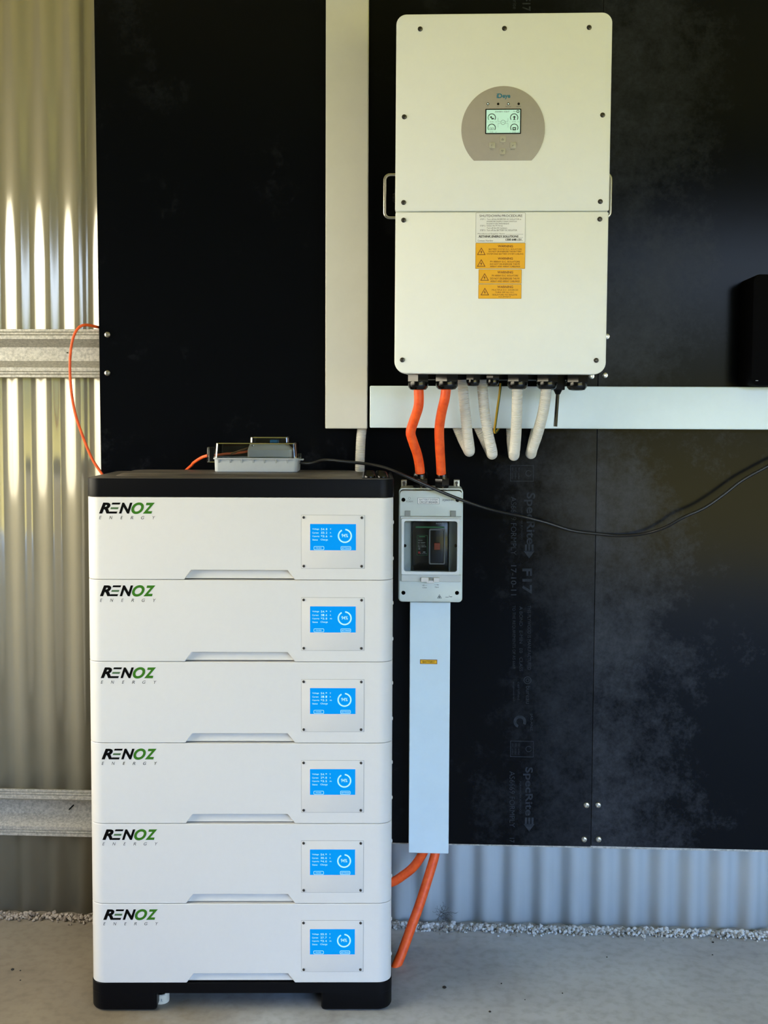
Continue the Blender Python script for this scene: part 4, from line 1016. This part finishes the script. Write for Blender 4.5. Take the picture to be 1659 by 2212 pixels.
# thin orange cord: from the wall round to the box
P = [at(x, y, Y) for x, y, Y in ((229, 711, 2.742), (216, 708, 2.736), (204, 705, 2.71), (186, 702, 2.685), (172, 706, 2.675), (160, 724, 2.67), (153, 755, 2.67), (151, 795, 2.672), (154, 845, 2.675), (163, 895, 2.68), (178, 940, 2.684), (196, 985, 2.688), (213, 1013, 2.69), (235, 1040, 2.69), (275, 1062, 2.69), (330, 1058, 2.69))]
P += [jw(-420, 760, .185), jw(-320, 660, .178), jw(-232, 596, .152), jw(-150, 545, .115), jw(-80, 495, .075), jw(60, 415, .045), jw(150, 385, .035)]
b = MB(); b.tube(P, .0034, 10); tag(b.build('power_cord', orange, None, smooth=60), 'thin orange cord looping over the upper wall girt and down to the junction box', 'cord')
# black cord from the box across to the right edge
P = [jw(1440, 478, .04), jw(1500, 490, .04), jw(1600, 488, .045)]
P += [at(x, y, Y) for x, y, Y in ((700, 994, 2.56), (740, 997, 2.575), (790, 1002, 2.58), (830, 1010, 2.57), (866, 1024, 2.56), (905, 1041, 2.565), (950, 1061, 2.576), (1000, 1081, 2.588), (1060, 1101, 2.62), (1125, 1115, 2.67), (1180, 1129, 2.69), (1235, 1146, 2.70), (1290, 1153, 2.70), (1340, 1157, 2.695), (1390, 1153, 2.68), (1435, 1140, 2.66), (1475, 1118, 2.65), (1520, 1098, 2.65), (1560, 1071, 2.655), (1600, 1040, 2.66), (1640, 1017, 2.66), (1700, 988, 2.66), (1800, 960, 2.66))]
b = MB(); b.tube(P, .0036, 10); tag(b.build('power_cord', cable_m, None, smooth=60), 'thin black cord sagging from the junction box across the boards to the right', 'cord')

# ------------------------------------------------------------------ black box at the right edge, above the duct
a, c = at(1622, 834.5, 2.60), at(1622, 592, 2.60)
o = empty('wall_box', (a.x+.12, YB, a.z), 'black rounded box at the right edge of the photo, just above the white duct', 'box')
MB().plate(rrect(a.x, a.x+.26, a.z+.001, c.z, .016), YB-.001, 2.60, .006).build('shell', mat('matt_black', lin(6, 6, 9), .75, noise=.2, nscale=90, spec=.05), o)
p = at(1635, 822, 2.60); MB().plate(rrect(p.x-.003, p.x+.003, p.z-.001, p.z+.0008, .0008), 2.60, 2.5995).build('badge', mat('grey_badge', lin(110, 112, 120), .4, noise=.1), o)

# ------------------------------------------------------------------ crumbs along the foot of the wall, cobweb, grit
def crumbs(n, x0_, x1_, yr, rr, seed, zmax=.004):
    R = random.Random(seed); b = MB()
    t = (1+5**.5)/2
    ico = [(-1, t, 0), (1, t, 0), (-1, -t, 0), (1, -t, 0), (0, -1, t), (0, 1, t), (0, -1, -t), (0, 1, -t), (t, 0, -1), (t, 0, 1), (-t, 0, -1), (-t, 0, 1)]
    F = [(0, 11, 5), (0, 5, 1), (0, 1, 7), (0, 7, 10), (0, 10, 11), (1, 5, 9), (5, 11, 4), (11, 10, 2), (10, 7, 6), (7, 1, 8), (3, 9, 4), (3, 4, 2), (3, 2, 6), (3, 6, 8), (3, 8, 9), (4, 9, 5), (2, 4, 11), (6, 2, 10), (8, 6, 7), (9, 8, 1)]
    for _ in range(n):
        X = R.uniform(x0_, x1_); q = abs(R.gauss(0, .5)); den = .55+.45*math.sin(X*19+1.3)*math.sin(X*7.1)+R.uniform(-.3, .3)
        if den < .12: continue
        Y = yr-min(q, 1.6)*.030; r = R.uniform(*rr)*(1.15-.4*q); r = max(r, rr[0]*.6)/1.9
        m_ = Matrix.Rotation(R.uniform(0, 6), 3, Vector((R.random(), R.random(), R.random()+.1)).normalized())
        vs = [m_@Vector(v)*r*R.uniform(.75, 1.25) for v in ico]
        z_ = r*1.2+R.uniform(0, zmax)*(1.4-q)
        b.m = 1 if R.random() < .35 else 0
        b.add([v+Vector((X, Y, max(z_, r))) for v in vs], F)
    return b
cr1 = crumbs(1900, -.30, 1.0, YW-.018, (.0022, .0060), 3)
tag(cr1.build('crumbled_foam', [mat('pale_crumbs', lin(202, 208, 214), .9, noise=.3, nscale=200), mat('grey_crumbs', lin(150, 150, 148), .9, noise=.3, nscale=200)], smooth=0), 'line of pale crumbled foam where the concrete meets the wall at right', 'crumbs', kind='stuff')
cr2 = crumbs(1100, -1.4, -.30, YW-.018, (.0022, .0062), 5)
tag(cr2.build('crumbled_foam', [mat('tan_crumbs', lin(176, 160, 140), .9, noise=.3, nscale=200), mat('brown_crumbs', lin(140, 124, 106), .9, noise=.3, nscale=200)], smooth=0), 'line of tan crumbs along the wall foot left of the battery stack', 'crumbs', kind='stuff')
R = random.Random(11); b = MB(); c = at(958, 1975, YW-.03)
for _ in range(46):
    p = c+Vector((R.gauss(0, .007), R.gauss(0, .005), R.gauss(0, .008))); pts = [p]
    d = Vector((R.uniform(-1, 1), R.uniform(-.4, .4), R.uniform(-1, 1))).normalized()
    for _k in range(5):
        d = (d+Vector((R.uniform(-.7, .7), R.uniform(-.5, .5), R.uniform(-.7, .7)))).normalized(); pts.append(pts[-1]+d*.005)
    for q in pts: q.y = min(q.y, YW-.006)
    b.tube(pts, .00028, 4, step=.003)
tag(b.build('cobweb', mat('dark_web', lin(62, 60, 58), .9, noise=.2), smooth=60), 'dark cobweb tuft at the foot of the corrugated wall right of the orange cable', 'cobweb', kind='stuff')
b = MB(); R = random.Random(4)
def floor_at(px, py):
    v = ray(px, py); k = -H/v.z; return Vector((v.x*k, v.y*k, 0))
for px, py, s_ in ((960, 2134, .005), (27, 2095, .004), (44, 2097, .002), (44, 2118, .002), (1083, 2125, .002), (1134, 2160, .0015), (1215, 2146, .0018), (1540, 2036, .003), (1539, 2063, .002), (1058, 2186, .003), (1311, 2068, .002)):
    p = floor_at(px, py); b.lathe((p.x, p.y, 0), [(s_*.7, 0), (s_, s_*.35), (s_*.5, s_*.8), (.0001, s_*.9)], 'z', 7, rot=R.uniform(0, 6))
tag(b.build('grit', mat('dark_grit', lin(34, 30, 26), .8, noise=.3), smooth=0), 'scattered dark specks of grit on the concrete floor', 'grit', kind='stuff')
